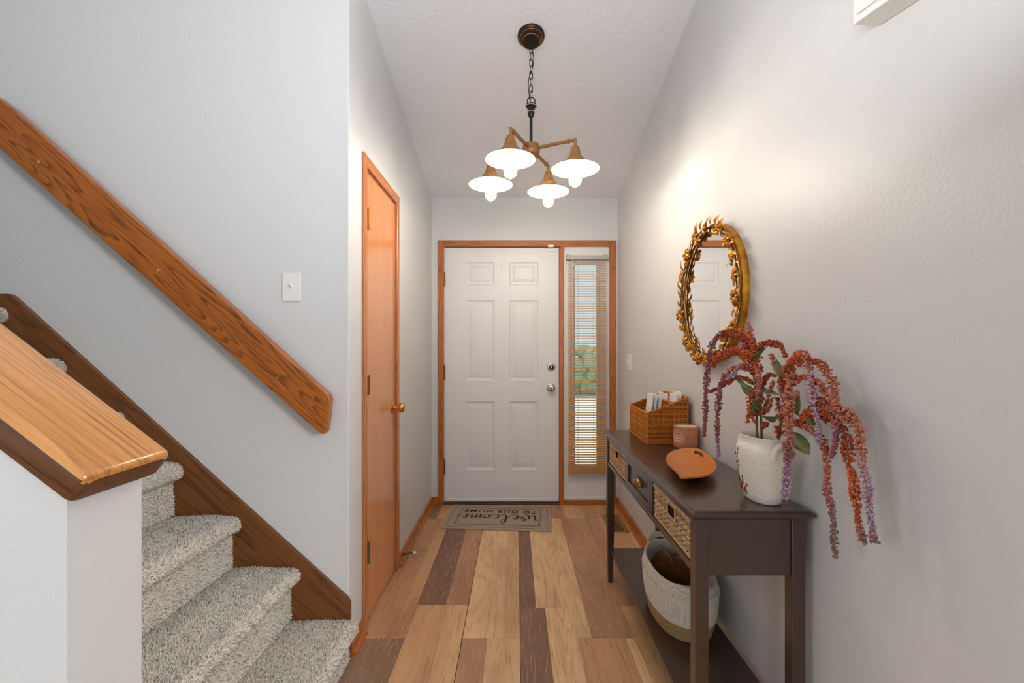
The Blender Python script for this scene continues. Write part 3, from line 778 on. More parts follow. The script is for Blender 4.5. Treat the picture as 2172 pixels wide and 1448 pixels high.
# ------------------------------------------------------------------ floor vent
M['ventb'] = plain('antique_brass_vent', srgb(176, 134, 78), 0.4, 0.6)
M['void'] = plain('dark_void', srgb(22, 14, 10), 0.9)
vt = thing('floor_vent', 'brass scrollwork floor vent behind the far table leg', 'vent', (0.708, 3.20, 0))
vx0, vx1, vy0, vy1 = 0.64, 0.776, 3.03, 3.37
MB().box(vx0+0.01, vx1-0.01, vy0+0.01, vy1-0.01, 0.0002, 0.0015).build('damper', M['void'], vt)
m = MB().box(vx0, vx0+0.028, vy0, vy1, 0, 0.005, 0.002).box(vx1-0.028, vx1, vy0, vy1, 0, 0.005, 0.002).box(vx0+0.028, vx1-0.028, vy0, vy0+0.03, 0, 0.005, 0.002).box(vx0+0.028, vx1-0.028, vy1-0.03, vy1, 0, 0.005, 0.002)
m.build('vent_frame', M['ventb'], vt)
m = MB()
for i in range(9):
    y = vy0+0.045+i*0.031
    for sgn in (-1, 1):
        xcn = (vx0+vx1)/2
        pts = [(xcn+sgn*0.04, y-0.012, .003), (xcn+sgn*0.03, y+0.012, .003), (xcn+sgn*0.012, y+0.014, .003), (xcn+sgn*0.006, y, .003), (xcn+sgn*0.016, y-0.008, .003), (xcn+sgn*0.022, y+0.002, .003)]
        m.tube(bez(pts, 4), 0.0026, 5)
m.build('scrollwork', M['ventb'], vt)

# ------------------------------------------------------------------ console table
em = NT('espresso_paint'); co = em.coord(scale=(8, 8, 60)); g = em.noise(co, 1, 3)
em.base(em.mix(g, srgb(54, 37, 27), srgb(72, 50, 37))).set(Roughness=0.3, Specular_IOR_Level=0.6, Coat_Weight=0.45, Coat_Roughness=0.2)
em.bump(em.noise(em.coord(scale=(20, 20, 260)), 1, 2), 0.06, 0.001)
M['esp'] = em.m
TX0, TX1, TY0, TY1, TZ = 0.474, 0.806, 1.20, 2.43, 0.808
con = thing('console_table', 'dark espresso brown console table with a lower shelf against the right wall', 'console table', (0.64, 1.815, 0))
# top with moulded edge
prof = [(0.010, -0.024), (0.004, -0.018), (0.0, -0.014), (0.0, -0.008), (0.002, -0.005), (0.008, -0.004), (0.010, 0.0)]
m = MB(); vs = []
for (ins, dz) in prof:
    vs += [(TX0+ins, TY0+ins, TZ+dz), (TX1-ins, TY0+ins, TZ+dz), (TX1-ins, TY1-ins, TZ+dz), (TX0+ins, TY1-ins, TZ+dz)]
fs = [(0, 1, 2, 3), tuple(4*(len(prof)-1)+k for k in range(4))]
for i in range(len(prof)-1):
    for k in range(4): fs.append((4*i+k, 4*i+(k+1) % 4, 4*i+4+(k+1) % 4, 4*i+4+k))
m.add(vs, fs); m.build('table_top', M['esp'], con, ang=25)
LX0, LX1, LY0, LY1, LW = 0.487, 0.786, 1.214, 2.414, 0.036
ZT = TZ-0.024
def leg(x0, x1, y0, y1):
    m = MB(); cx, cy = (x0+x1)/2, (y0+y1)/2
    vs = []
    for z, f in ((0, 0.66), (0.30, 1.0), (ZT, 1.0)):
        hx, hy = (x1-x0)/2*f, (y1-y0)/2*f
        vs += [(cx-hx, cy-hy, z), (cx+hx, cy-hy, z), (cx+hx, cy+hy, z), (cx-hx, cy+hy, z)]
    fs = [(0, 1, 2, 3), (8, 9, 10, 11)]+[(4*i+k, 4*i+(k+1) % 4, 4*i+4+(k+1) % 4, 4*i+4+k) for i in range(2) for k in range(4)]
    m.add(vs, fs); o = m.build('leg', M['esp'], con)
    b = o.modifiers.new('b', 'BEVEL'); b.width = 0.0015; b.segments = 2; b.limit_method = 'ANGLE'
leg(LX0, LX0+LW, LY0, LY0+LW); leg(LX1-LW, LX1, LY0, LY0+LW); leg(LX0, LX0+LW, LY1-LW, LY1); leg(LX1-LW, LX1, LY1-LW, LY1)
ZA = 0.628
MB().box(LX0+LW, LX1-LW, LY0+0.006, LY0+0.020, ZA, ZT, 0.001).build('end_panel', M['esp'], con)
MB().box(LX0+LW, LX1-LW, LY1-0.020, LY1-0.006, ZA, ZT, 0.001).build('end_panel', M['esp'], con)
MB().box(LX1-0.018, LX1-0.006, LY0+LW, LY1-LW, ZA, ZT).build('back_panel', M['esp'], con)
MB().box(LX0+0.002, LX0+0.022, LY0+LW, LY1-LW, ZA+0.000, ZA+0.018, 0.001).build('front_rail', M['esp'], con)
MB().box(LX0+0.002, LX0+0.022, LY0+LW, LY1-LW, ZT-0.016, ZT, 0.001).build('front_rail', M['esp'], con)
MB().box(LX0+0.022, LX1-0.018, LY0+0.02, LY1-0.02, ZA+0.004, ZA+0.014).build('drawer_bottom', M['esp'], con)
for y in (1.61, 1.985): MB().box(LX0+0.003, LX1-0.02, y, y+0.02, ZA+0.014, ZT-0.002, 0.001).build('divider', M['esp'], con)
MB().box(0.506, 0.786, LY0+0.006, LY1-0.006, 0.158, 0.175, 0.002).build('shelf', M['esp'], con)
# middle drawer front
dz0, dz1, dy0, dy1 = ZA+0.019, ZT-0.017, 1.632, 1.983
m = MB().box(LX0+0.010, LX0+0.02, dy0, dy1, dz0, dz1)
dr = m.build('drawer', M['esp'], con)
m = MB(); fwd = 0.028
for b in ((dy0, dy0+fwd, dz0, dz1), (dy1-fwd, dy1, dz0, dz1), (dy0+fwd, dy1-fwd, dz0, dz0+fwd*0.8), (dy0+fwd, dy1-fwd, dz1-fwd*0.8, dz1)):
    m.box(LX0+0.002, LX0+0.010, b[0], b[1], b[2], b[3], 0.0012)
m.build('drawer_frame', M['esp'], dr)
M['antq'] = plain('antique_brass', srgb(132, 104, 62), 0.32, 0.9)
pc = Vector((LX0+0.010, 1.795, 0.712))
m = MB(); vs = []; nn = 16
for i in range(nn+1):
    ph = PI*i/nn
    for j in range(9):
        th_ = PI/2*j/8
        vs.append((pc.x-0.002-0.027*math.sin(ph)*math.cos(th_), pc.y+0.036*math.cos(ph)*math.cos(th_), pc.z-0.012+0.031*math.sin(th_)))
fs = [(i*9+j, i*9+j+1, (i+1)*9+j+1, (i+1)*9+j) for i in range(nn) for j in range(8)]
m.add(vs, fs); o = m.build('cup_pull', M['antq'], dr, ang=60)
sd = o.modifiers.new('s', 'SOLIDIFY'); sd.thickness = 0.002
n = MB().box(pc.x-0.002, pc.x, pc.y-0.04, pc.y+0.04, pc.z-0.014, pc.z+0.022, 0.001); n.build('pull_plate', M['antq'], o)

# ------------------------------------------------------------------ weaving
def weave(mb, fn, U, V, pu, pv, rr, rs, amp, top=None, jit=0.0, seg=5):
    nu = max(2, int(round(U/pu))); pu = U/nu
    rows = int(V/pv)
    for j in range(rows):
        v = (j+0.5)*pv; run = []
        for i in range(2*nu+1):
            u = i*pu/2
            if top and v > top(u):
                if len(run) > 2: mb.tube(run, rr, seg)
                run = []; continue
            d = amp*math.cos(PI*u/pu+(PI if j % 2 else 0))
            run.append(fn(u, v+random.uniform(-jit, jit), d+random.uniform(-jit, jit)*0.6))
        if len(run) > 2: mb.tube(run, rr*random.uniform(0.85, 1.12), seg)
    for i in range(nu+1):
        u = i*pu; h = top(u) if top else V
        mb.tube([fn(u, 0, 0), fn(u, h*0.5, 0), fn(u, h, 0)], rs, seg)
def wick(name, a, b, c):
    t = NT(name); rnd = t.n('ShaderNodeNewGeometry').outputs['Random Per Island']; co = t.coord()
    nz = t.noise(co, 60, 3); f = t.math('ADD', t.math('MULTIPLY', rnd, 0.6), t.math('MULTIPLY', nz, 0.5))
    t.base(t.ramp(f, [(0.15, a), (0.55, b), (0.95, c)])).set(Roughness=0.55, Specular_IOR_Level=0.3); return t.m
M['sea'] = wick('seagrass', srgb(150, 112, 74), srgb(206, 170, 126), srgb(232, 204, 166))
M['rattan'] = wick('rattan', srgb(134, 70, 14), srgb(188, 108, 28), srgb(222, 146, 52))
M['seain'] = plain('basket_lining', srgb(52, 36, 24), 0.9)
def drawer_basket(y0, y1, lab):
    z0, z1 = ZA+0.0185, ZT-0.019; xfr = LX0+0.012
    th = thing('wicker_basket', lab, 'basket', (xfr+0.12, (y0+y1)/2, z0), 'woven baskets in the console table')
    ins_ = 0.006
    m = MB().box(xfr+0.006, xfr+0.010, y0, y1, z0, z1-0.006).box(xfr+0.25, xfr+0.254, y0, y1, z0, z1-0.006).box(xfr+0.006, xfr+0.25, y0, y0+0.004, z0, z1-0.006).box(xfr+0.006, xfr+0.25, y1-0.004, y1, z0, z1-0.006).box(xfr+0.01, xfr+0.25, y0, y1, z0, z0+0.004)
    m.build('basket_body', M['seain'], th)
    U, V = y1-y0-0.008, z1-z0-0.008; ym = U/2; hw, hz0, hz1 = 0.036, V*0.50, V*0.88
    m = MB()
    def fn(u, v, d): return Vector((xfr-d, y0+0.004+u, z0+0.004+v))
    nu = 20; pu = U/nu; rows = 14; pv = V/rows
    for j in range(rows):
        v = (j+0.5)*pv; run = []
        for i in range(2*nu+1):
            u = i*pu/2
            if abs(u-ym) < hw and hz0 < v < hz1:
                if len(run) > 2: m.tube(run, 0.0027, 5)
                run = []; continue
            run.append(fn(u, v+random.uniform(-1, 1)*0.0012, 0.0030*math.cos(PI*u/pu+(PI if j % 2 else 0))))
        if len(run) > 2: m.tube(run, 0.0027*random.uniform(0.88, 1.1), 5)
    for i in range(nu+1):
        u = i*pu
        if abs(u-ym) < hw: m.tube([fn(u, 0, 0), fn(u, hz0, 0)], 0.0018, 5); m.tube([fn(u, hz1, 0), fn(u, V, 0)], 0.0018, 5)
        else: m.tube([fn(u, 0, 0), fn(u, V, 0)], 0.0018, 5)
    stuff(m.build('woven_front', M['sea'], th, ang=80))
    def braid(pts, r):
        q = MB(); L = 0
        for ph in (0, 2.1, 4.2):
            q.tube([p+Vector((-abs(math.cos(i*0.8+ph))*r*0.9, math.sin(i*0.8+ph)*r*0.3, math.sin(i*0.8+ph)*r)) for i, p in enumerate(pts)], r*0.62, 5)
        return q
    n = 90
    braid([fn(U*i/n, V-0.003, 0.001) for i in range(n+1)], 0.0055).build('rim', M['sea'], th, ang=80)
    braid([fn(U*i/n, 0.001, 0.0) for i in range(n+1)], 0.0035).build('lower_edge', M['sea'], th, ang=80)
    loop = [(ym-hw, hz0), (ym+hw, hz0), (ym+hw, hz1), (ym-hw, hz1), (ym-hw, hz0)]
    pts = []
    for a, b in zip(loop, loop[1:]):
        k = 20 if abs(a[0]-b[0]) > 1e-6 else 12
        for i in range(k): pts.append(fn(a[0]+(b[0]-a[0])*i/k, a[1]+(b[1]-a[1])*i/k, 0.001))
    braid(pts, 0.0036).build('handle_hole', M['sea'], th, ang=80)
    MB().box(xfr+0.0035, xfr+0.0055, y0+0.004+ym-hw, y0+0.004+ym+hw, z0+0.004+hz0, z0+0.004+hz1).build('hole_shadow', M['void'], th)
drawer_basket(1.254, 1.606, 'woven seagrass basket in the console bay nearest the camera')
drawer_basket(2.009, 2.374, 'woven seagrass basket in the console bay nearest the front door')

# mail organiser
ox0, ox1, oy0, oy1, oz = 0.606, 0.792, 2.062, 2.372, TZ+0.003
org = thing('wicker_organizer', 'orange brown wicker mail organizer on the console table', 'organizer', ((ox0+ox1)/2, (oy0+oy1)/2, TZ))
hF, hB = 0.137, 0.208
zt = lambda x: hF+(hB-hF)*max(0, min(1, (x-ox0)/(ox1-ox0)))
K = dict(pu=0.0125, pv=0.0056, rr=0.0028, rs=0.0022, amp=0.0020, jit=0.0004)
def wpanel(name, fn, U, V, top=None):
    m = MB(); weave(m, fn, U, V, top=top, **K); return stuff(m.build(name, M['rattan'], org, ang=80))
wpanel('woven_front', lambda u, v, d: Vector((ox0-d, oy0+u, oz+v)), oy1-oy0, hF)
wpanel('woven_back', lambda u, v, d: Vector((ox1-d, oy0+u, oz+v)), oy1-oy0, hB)
wpanel('woven_side', lambda u, v, d: Vector((ox0+u, oy0-d, oz+v)), ox1-ox0, hB, top=lambda u: zt(ox0+u))
wpanel('woven_side', lambda u, v, d: Vector((ox0+u, oy1-d, oz+v)), ox1-ox0, hB, top=lambda u: zt(ox0+u))
xd = 0.728
wpanel('woven_divider', lambda u, v, d: Vector((xd-d, oy0+u, oz+v)), oy1-oy0, zt(xd)-0.004)
MB().box(ox0+0.002, ox1-0.002, oy0+0.002, oy1-0.002, TZ+0.0005, TZ+0.006).build('organizer_base', M['rattan'], org)
M['ratin'] = plain('rattan_core', srgb(104, 54, 14), 0.8)
m = MB().box(ox0-0.0005, ox0+0.0005, oy0, oy1, oz, oz+hF).box(ox1-0.0005, ox1+0.0005, oy0, oy1, oz, oz+hB).box(xd-0.0005, xd+0.0005, oy0, oy1, oz, oz+zt(xd)-0.004)
for yy in (oy0, oy1): m.prism([(ox0, oz), (ox1, oz), (ox1, oz+hB), (ox0, oz+hF)], 'Y', yy-0.0005, yy+0.0005)
m.build('core_panels', M['ratin'], org)
def rope(pts, r, n=3, tw=0.9):
    q = MB(); pts = [Vector(p) for p in pts]
    for k in range(n):
        ph = 2*PI*k/n; out = []
        for i, p in enumerate(pts):
            t = (pts[min(i+1, len(pts)-1)]-pts[max(i-1, 0)]).normalized(); a = t.orthogonal().normalized()
            if abs(t.z) < 0.95: a = (Vector((0, 0, 1))-t*t.z).normalized()
            b = t.cross(a); out.append(p+r*(math.cos(i*tw+ph)*a+math.sin(i*tw+ph)*b))
        q.tube(out, r*0.75, 5)
    return q
def line(a, b, n): return [Vector(a).lerp(Vector(b), i/n) for i in range(n+1)]
c0, c1_, c2_, c3_ = (ox0, oy0, oz+hF), (ox0, oy1, oz+hF), (ox1, oy1, oz+hB), (ox1, oy0, oz+hB)
for a, b in ((c0, c1_), (c1_, c2_), (c2_, c3_), (c3_, c0)): rope(line(a, b, 46), 0.0038).build('rim', M['rattan'], org, ang=80)
rope(line((xd, oy0, oz+zt(xd)), (xd, oy1, oz+zt(xd)), 46), 0.0034).build('rim', M['rattan'], org, ang=80)
for a, b in (((ox0, oy0, oz), (ox0, oy1, oz)), ((ox0, oy0, oz), (ox1, oy0, oz))): rope(line(a, b, 46), 0.0026).build('lower_edge', M['rattan'], org, ang=80)
MB().tube([(ox0, oy0, oz), (ox0, oy0, oz+hF)], 0.0042, 6).build('corner_post', M['rattan'], org)
MB().tube([(ox1, oy0, oz), (ox1, oy0, oz+hB)], 0.0042, 6).build('corner_post', M['rattan'], org)
# papers
pp = NT('paper_white'); n1 = pp.noise(pp.coord(scale=(30, 30, 240)), 1, 1); pp.base(pp.ramp(n1, [(0.42, srgb(222, 222, 224)), (0.6, srgb(244, 243, 240))])).set(Roughness=0.7); M['paper'] = pp.m
M['paperg'] = plain('paper_grey', srgb(172, 152, 146), 0.7)
def leaflet(cx, cy, z0, wd, ht, th, ry, rz, lab, mat='paper', bend=0.01, fold=True, grp=None):
    m = MB(); n = 8; vs = []
    for i in range(n+1):
        t = i/n; off = bend*math.sin(t*PI*1.1)
        for (x, y) in ((-th/2, -wd/2), (th/2, -wd/2), (th/2, wd/2), (-th/2, wd/2)): vs.append((x+off, y, ht*t))
    fs = [(0, 1, 2, 3), tuple(4*n+k for k in range(4))]+[(4*i+k, 4*i+(k+1) % 4, 4*i+4+(k+1) % 4, 4*i+4+k) for i in range(n) for k in range(4)]
    m.add(vs, fs); m.xf(0, Matrix.Translation((cx, cy, z0)) @ Matrix.Rotation(rz, 4, 'Z') @ Matrix.Rotation(ry, 4, 'Y'))
    return tag(m.build('leaflet', M[mat]), lab, 'leaflet', grp)
G_ = 'leaflets in the organizer'
leaflet(0.640, 2.150, TZ+0.012, 0.070, 0.212, 0.006, 0.03, 0.05, 'leftmost folded white leaflet in the front of the organizer', bend=-0.006, grp=G_)
leaflet(0.656, 2.142, TZ+0.012, 0.070, 0.209, 0.006, 0.03, 0.02, 'second folded white leaflet from the left in the organizer', bend=-0.006, grp=G_)
leaflet(0.673, 2.136, TZ+0.012, 0.075, 0.206, 0.007, 0.02, 0.08, 'rightmost folded white leaflet in the front of the organizer', bend=-0.005, grp=G_)
leaflet(0.698, 2.150, TZ+0.012, 0.06, 0.15, 0.003, 0.04, 0.1, 'short greyish card behind the folded leaflets', 'paperg', 0.0, grp=G_)
leaflet(0.744, 2.262, TZ+0.012, 0.14, 0.205, 0.004, 0.0, 0.0, 'wide white envelope in the back of the organizer', bend=0.0, grp=G_)
leaflet(0.754, 2.135, TZ+0.012, 0.075, 0.212, 0.006, 0.0, 0.12, 'upright white envelope beside the wide one in the organizer', bend=-0.004, grp=G_)
leaflet(0.775, 2.145, TZ+0.012, 0.08, 0.222, 0.006, 0.0, 0.08, 'tallest white paper sticking out of the organizer', bend=-0.006, grp=G_)

# candle
cx, cy, R = 0.757, 1.997, 0.0535; hc = 0.098
can = thing('jar_candle', 'round salmon pink jar candle with white lettering beside the organizer', 'candle', (cx, cy, TZ))
jm = NT('candle_glass'); jm.base(jm.mix(jm.noise(jm.coord(), 25, 3), srgb(196, 112, 74), srgb(222, 146, 104))).set(Roughness=0.22, Coat_Weight=0.5); M['jar'] = jm.m
MB().closedlathe([(R*0.9, 0.0), (R*0.97, 0.004), (R, 0.012), (R, hc-0.014), (R*0.96, hc-0.014), (R*0.9, 0.02)], c=(cx, cy, TZ), seg=48).build('jar', M['jar'], can)
gm = NT('candle_rim'); trn = gm.n('ShaderNodeBsdfTransparent'); mxr = gm.n('ShaderNodeMixShader'); mxr.inputs[0].default_value = 0.45
gm.base(srgb(206, 150, 120)).set(Roughness=0.1); gm.l(gm.b.outputs[0], mxr.inputs[1]); gm.l(trn.outputs[0], mxr.inputs[2]); gm.l(mxr.outputs[0], gm.out.inputs[0])
MB().closedlathe([(R, hc-0.014), (R, hc), (R*0.965, hc), (R*0.965, hc-0.014)], c=(cx, cy, TZ), seg=48).build('glass_rim', gm.m, can)
M['wax'] = plain('wax', srgb(240, 214, 176), 0.4)
MB().closedlathe([(R*0.95, hc-0.02), (R*0.95, hc-0.006), (R*0.4, hc-0.008), (0.002, hc-0.009)], c=(cx, cy, TZ), seg=40).build('wax', M['wax'], can)
M['print'] = plain('white_print', srgb(246, 226, 208), 0.6)
def wrap(ac, z0):
    def f(p):
        a = ac+p.x/R; rr = R+0.0003+p.z
        return Vector((cx+rr*math.cos(a), cy+rr*math.sin(a), TZ+z0+p.y))
    return f
AC = math.atan2(-cy, -cx)-math.radians(36)
MB().tube([wrap(AC, 0.057)(Vector((-0.02+0.04*i/60, 0.0022*math.sin(i*0.9)+0.0012*math.sin(i*0.37), 0))) for i in range(61)], 0.0005, 5).build('jar_script', M['print'], can)
text_mesh('VANILLA', 0.0135, 'jar_lettering', M['print'], can, None, 0.0002, 0.0002, wrap(AC, 0.042))
text_mesh('CREME', 0.0135, 'jar_lettering', M['print'], can, None, 0.0002, 0.0002, wrap(AC, 0.029))
m = MB(); rg = 0.030
for k in range(26):
    a = 2*PI*k/26; rr_ = rg*(1.0 if k % 2 else 0.9); p = wrap(AC, 0.044)(Vector((rr_*math.cos(a), rr_*math.sin(a)*1.0, 0)))
    m.ell(p, 0.0013, 0.0013, 0.0016, 6, 4)
m.build('jar_ornament', M['print'], can)

# wooden leaf tray
tw = wood('tray_wood', srgb(222, 138, 60), srgb(204, 116, 44), srgb(134, 66, 20), axis='X', rsc=16, rings=5, stretch=0.35, rough=0.35, amt=0.45)
tro = [(1413, 972), (1416, 965), (1425, 958), (1440, 953), (1456, 951), (1474, 951), (1487, 954), (1497, 961), (1511, 971), (1519, 984), (1519.5, 993), (1515, 1000), (1505, 1006), (1488, 1010), (1468, 1012), (1452, 1013), (1441, 1012), (1440.5, 1007), (1433, 999), (1421, 988), (1414, 979)]
pl = []
for px, py in tro:
    z = TZ+0.034; s_ = (py-VY)/(CH-z); pl.append(Vector(((px-VX)/s_, FPX/s_)))
tray = thing('wooden_tray', 'leaf shaped carved wooden tray on the console table', 'tray', (0.655, 1.65, TZ))
ctr = sum(pl, Vector((0, 0)))/len(pl)
# densify outline
ol = [Vector((p.x, p.y)) for p in [Vector((q.x, q.y, 0)) for q in bez([Vector((p.x, p.y, 0)) for p in pl]+[Vector((pl[0].x, pl[0].y, 0))], 3)[:-1]]]
def tz(f): return TZ+0.006+0.030*f**2.0
def hole(f, a): return False
n = len(ol); fr_ = [1.0, 0.97, 0.9, 0.8, 0.65, 0.45, 0.22]
vs = []; fs = []
for f in fr_:
    for p in ol: q = ctr+(p-ctr)*f; vs.append((q.x, q.y, tz(f)))
k0 = len(vs); vs.append((ctr.x, ctr.y, tz(0)))
fb = [1.0, 0.93, 0.75, 0.5]
for f in fb:
    for p in ol: q = ctr+(p-ctr)*f; vs.append((q.x, q.y, max(TZ+0.0005, tz(f)-0.0055)))
hole_i = range(15, 21)
for i in range(len(fr_)-1):
    for k in range(n):
        if i in (2,) and k in hole_i: continue
        fs.append((i*n+k, i*n+(k+1) % n, (i+1)*n+(k+1) % n, (i+1)*n+k))
for k in range(n): fs.append(((len(fr_)-1)*n+k, (len(fr_)-1)*n+(k+1) % n, k0))
b0 = k0+1
for k in range(n): fs.append((k, b0+k, b0+(k+1) % n, (k+1) % n))
for i in range(len(fb)-1):
    for k in range(n): fs.append((b0+i*n+k, b0+(i+1)*n+k, b0+(i+1)*n+(k+1) % n, b0+i*n+(k+1) % n))
fs.append(tuple(b0+(len(fb)-1)*n+k for k in range(n)))
MB().add(vs, fs).build('tray_dish', tw, tray, ang=50)
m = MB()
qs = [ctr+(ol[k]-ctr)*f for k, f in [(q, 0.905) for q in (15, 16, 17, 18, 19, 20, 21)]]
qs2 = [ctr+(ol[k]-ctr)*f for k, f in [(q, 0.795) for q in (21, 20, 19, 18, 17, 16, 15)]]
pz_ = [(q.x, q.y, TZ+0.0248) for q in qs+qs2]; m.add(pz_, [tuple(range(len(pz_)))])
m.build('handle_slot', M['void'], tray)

# vase
vm = NT('white_ceramic'); vm.base(srgb(232, 226, 214)).set(Roughness=0.6, Specular_IOR_Level=0.3)
vm.bump(vm.noise(vm.coord(), 120, 3, 0.6), 0.9, 0.004); M['cer'] = vm.m
vx, vy = 0.716, 1.302
vase = thing('ceramic_vase', 'white textured ceramic jug vase with two small handles on the console table', 'vase', (vx, vy, TZ))
hv = 0.186
A, B = 0.058, 0.082     # half sizes across X and along Y
rot = 0.08
prof = [(0.62, 0.0), (0.69, 0.004), (0.74, 0.02), (0.86, 0.06), (0.955, 0.10), (1.0, 0.132), (0.99, 0.146), (0.95, 0.157), (0.85, 0.163), (0.81, 0.170), (0.82, 0.180), (0.85, hv), (0.82, hv+0.001), (0.775, hv-0.006), (0.76, 0.168), (0.87, 0.14), (0.82, 0.09), (0.62, 0.012), (0.0, 0.012)]
def vring(f, k, seg):
    a = 2*PI*k/seg; e = 2.4
    c, s_ = math.cos(a), math.sin(a); rr_ = (abs(c)**e+abs(s_)**e)**(-1/e)
    x, y = A*f*rr_*c, B*f*rr_*s_; return x*math.cos(rot)-y*math.sin(rot), x*math.sin(rot)+y*math.cos(rot)
seg = 56; vs = []; fs = []
for f, z in prof:
    for k in range(seg):
        x, y = vring(f if z < hv*0.88 or f > 0 else f, k, seg); vs.append((vx+x, vy+y, TZ+z))
for i in range(len(prof)-1):
    for k in range(seg): fs.append((i*seg+k, i*seg+(k+1) % seg, (i+1)*seg+(k+1) % seg, (i+1)*seg+k))
fs.append(tuple(range(seg)))
MB().add(vs, fs).build('vase_body', M['cer'], vase, ang=60)
for sgn in (-1, 1):
    def hp(u, w_, z):
        x, y = u, sgn*w_; return (vx+x*math.cos(rot)-y*math.sin(rot), vy+x*math.sin(rot)+y*math.cos(rot), TZ+z)
    pts = bez([hp(-0.020, B*0.97, 0.132), hp(-0.019, B*1.0, 0.150), hp(-0.012, B*1.04, 0.168), hp(0.0, B*1.05, 0.174), hp(0.012, B*1.04, 0.168), hp(0.019, B*1.0, 0.150), hp(0.020, B*0.97, 0.132)], 6)
    MB().tube(pts, 0.0068, 10).build('handle', M['cer'], vase)
M['fred'] = plain('glaze_red', srgb(196, 46, 34), 0.4); M['fgreen'] = plain('glaze_green', srgb(50, 104, 70), 0.4); M['foran'] = plain('glaze_orange', srgb(226, 128, 46), 0.4); M['fblue'] = plain('glaze_black', srgb(40, 44, 44), 0.4)
random.seed(5)
for nm, mt, pts in (('red_petal', 'fred', [(k, z) for k, z in ((0.52, .035), (0.55, .05), (0.50, .06), (0.45, .045), (0.49, .028), (0.57, .03), (0.42, .055))]), ('orange_petal', 'foran', [(0.51, .043), (0.54, .022), (0.46, .032), (0.44, .065)]),
                    ('green_leaf', 'fgreen', [(0.58, .02), (0.56, .065), (0.48, .075), (0.43, .03), (0.52, .09), (0.60, .045)]), ('dark_stem', 'fblue', [(0.53, .105), (0.52, .118), (0.535, .13), (0.50, .10), (0.54, .142), (0.49, .125)])):
    m = MB()
    for (t, z) in pts:
        zz = z; f = 0.0
        for (f0, z0_), (f1, z1_) in zip(prof[:8], prof[1:9]):
            if z0_ <= z <= z1_: f = f0+(f1-f0)*(z-z0_)/(z1_-z0_)
        a = (t-0.10)*seg; x, y = vring(f*1.003, a, seg)
        nrm = Vector((x, y, 0)).normalized(); tang = Vector((-nrm.y, nrm.x, 0)); R3 = Matrix((tang, Vector((0, 0, 1)), nrm)).transposed()
        sz = 0.009 if 'petal' in nm else 0.005
        m.ell((vx+x, vy+y, TZ+z), sz, sz*1.1, 0.0010, 8, 4, R3)
    m.build(nm, M[mt], vase)

# ------------------------------------------------------------------ amaranth stems
am = NT('amaranth_bloom'); ac_ = am.n('ShaderNodeVertexColor'); ac_.layer_name = 'Col'
am.base(ac_.outputs[0]).set(Roughness=0.8, Specular_IOR_Level=0.15); M['bloom'] = am.m
gs = NT('stem_green'); gs.base(gs.mix(gs.noise(gs.coord(), 40, 2), srgb(86, 82, 34), srgb(124, 108, 50))).set(Roughness=0.5); M['stem'] = gs.m
lf = NT('leaf_green'); lf.base(lf.ramp(lf.noise(lf.coord(), 30, 3), [(0.3, srgb(66, 80, 34)), (0.7, srgb(122, 132, 66))])).set(Roughness=0.45); M['leaf'] = lf.m
RED, ORG, PNK, MAU, LIL, GRY = (srgb(160, 76, 52), srgb(196, 98, 58), srgb(190, 122, 100), srgb(150, 98, 106), srgb(178, 150, 172), srgb(132, 114, 110))
def lerp4(a, b, t): return tuple(a[i]+(b[i]-a[i])*t for i in range(4))
ico = bmesh.new(); bmesh.ops.create_icosphere(ico, subdivisions=1, radius=1); ico.verts.ensure_lookup_table()
IV = [v.co.copy() for v in ico.verts]; IF = [tuple(v.index for v in f.verts) for f in ico.faces]; ico.free()
def tassel(pts, rad, cols, parent, dens=1.0, taper=True):
    p3 = bez([PX(px, py, X) for px, py, X in pts], 8)
    m = MB(); d = [0]
    for a, b in zip(p3, p3[1:]): d.append(d[-1]+(b-a).length)
    L = d[-1]; nb = int(L*1500*dens*max(0.6, rad/0.012))
    m.tube(p3, 0.0022, 5, col=cols[0])
    V_, F_, C_ = [], [], []
    for q in range(nb):
        t = (q+random.random())/nb; s_ = t*L; s_ = min(L*0.999, max(0, (math.floor(s_/0.0135)+0.5)*0.0135+random.gauss(0, 0.0034))); t = s_/L
        i = 0
        while i < len(d)-2 and d[i+1] < s_: i += 1
        p = p3[i].lerp(p3[i+1], (s_-d[i])/max(1e-6, d[i+1]-d[i])); tg = (p3[i+1]-p3[i]).normalized()
        cl_ = 0.95+0.25*math.sin(s_*61)
        rr_ = rad*cl_*(1 if not taper else (1-0.45*max(0, t-0.55)/0.45))*math.sqrt(random.uniform(0.08, 1))
        a = random.random()*2*PI; o1 = tg.orthogonal().normalized(); o2 = tg.cross(o1)
        c = p+rr_*(math.cos(a)*o1+math.sin(a)*o2)
        if c.x > XR-0.006: c.x = XR-0.006
        k = t*(len(cols)-1); ki = min(int(k), len(cols)-2); base_ = lerp4(cols[ki], cols[ki+1], k-ki)
        v_ = random.uniform(0.65, 1.3); colr = tuple(min(1, x*v_) for x in base_[:3])+(1,)
        sz = random.uniform(0.0022, 0.0042); n0 = len(V_)
        e = Matrix.Rotation(random.random()*6, 3, 'X') @ Matrix.Rotation(random.random()*6, 3, 'Y')
        for v in IV:
            V_.append(c+e @ Vector((v.x*sz*1.5, v.y*sz*random.uniform(0.6, 1.1), v.z*sz*0.8)))
        C_ += [colr]*12; F_ += [(f[0]+n0, f[1]+n0, f[2]+n0) for f in IF]
    n0 = len(m.v); m.v += V_; m.c += C_; m.f += [tuple(i+n0 for i in f) for f in F_]
    return m.build('tassel', M['bloom'], parent, recalc=False, colors=True, ang=60)
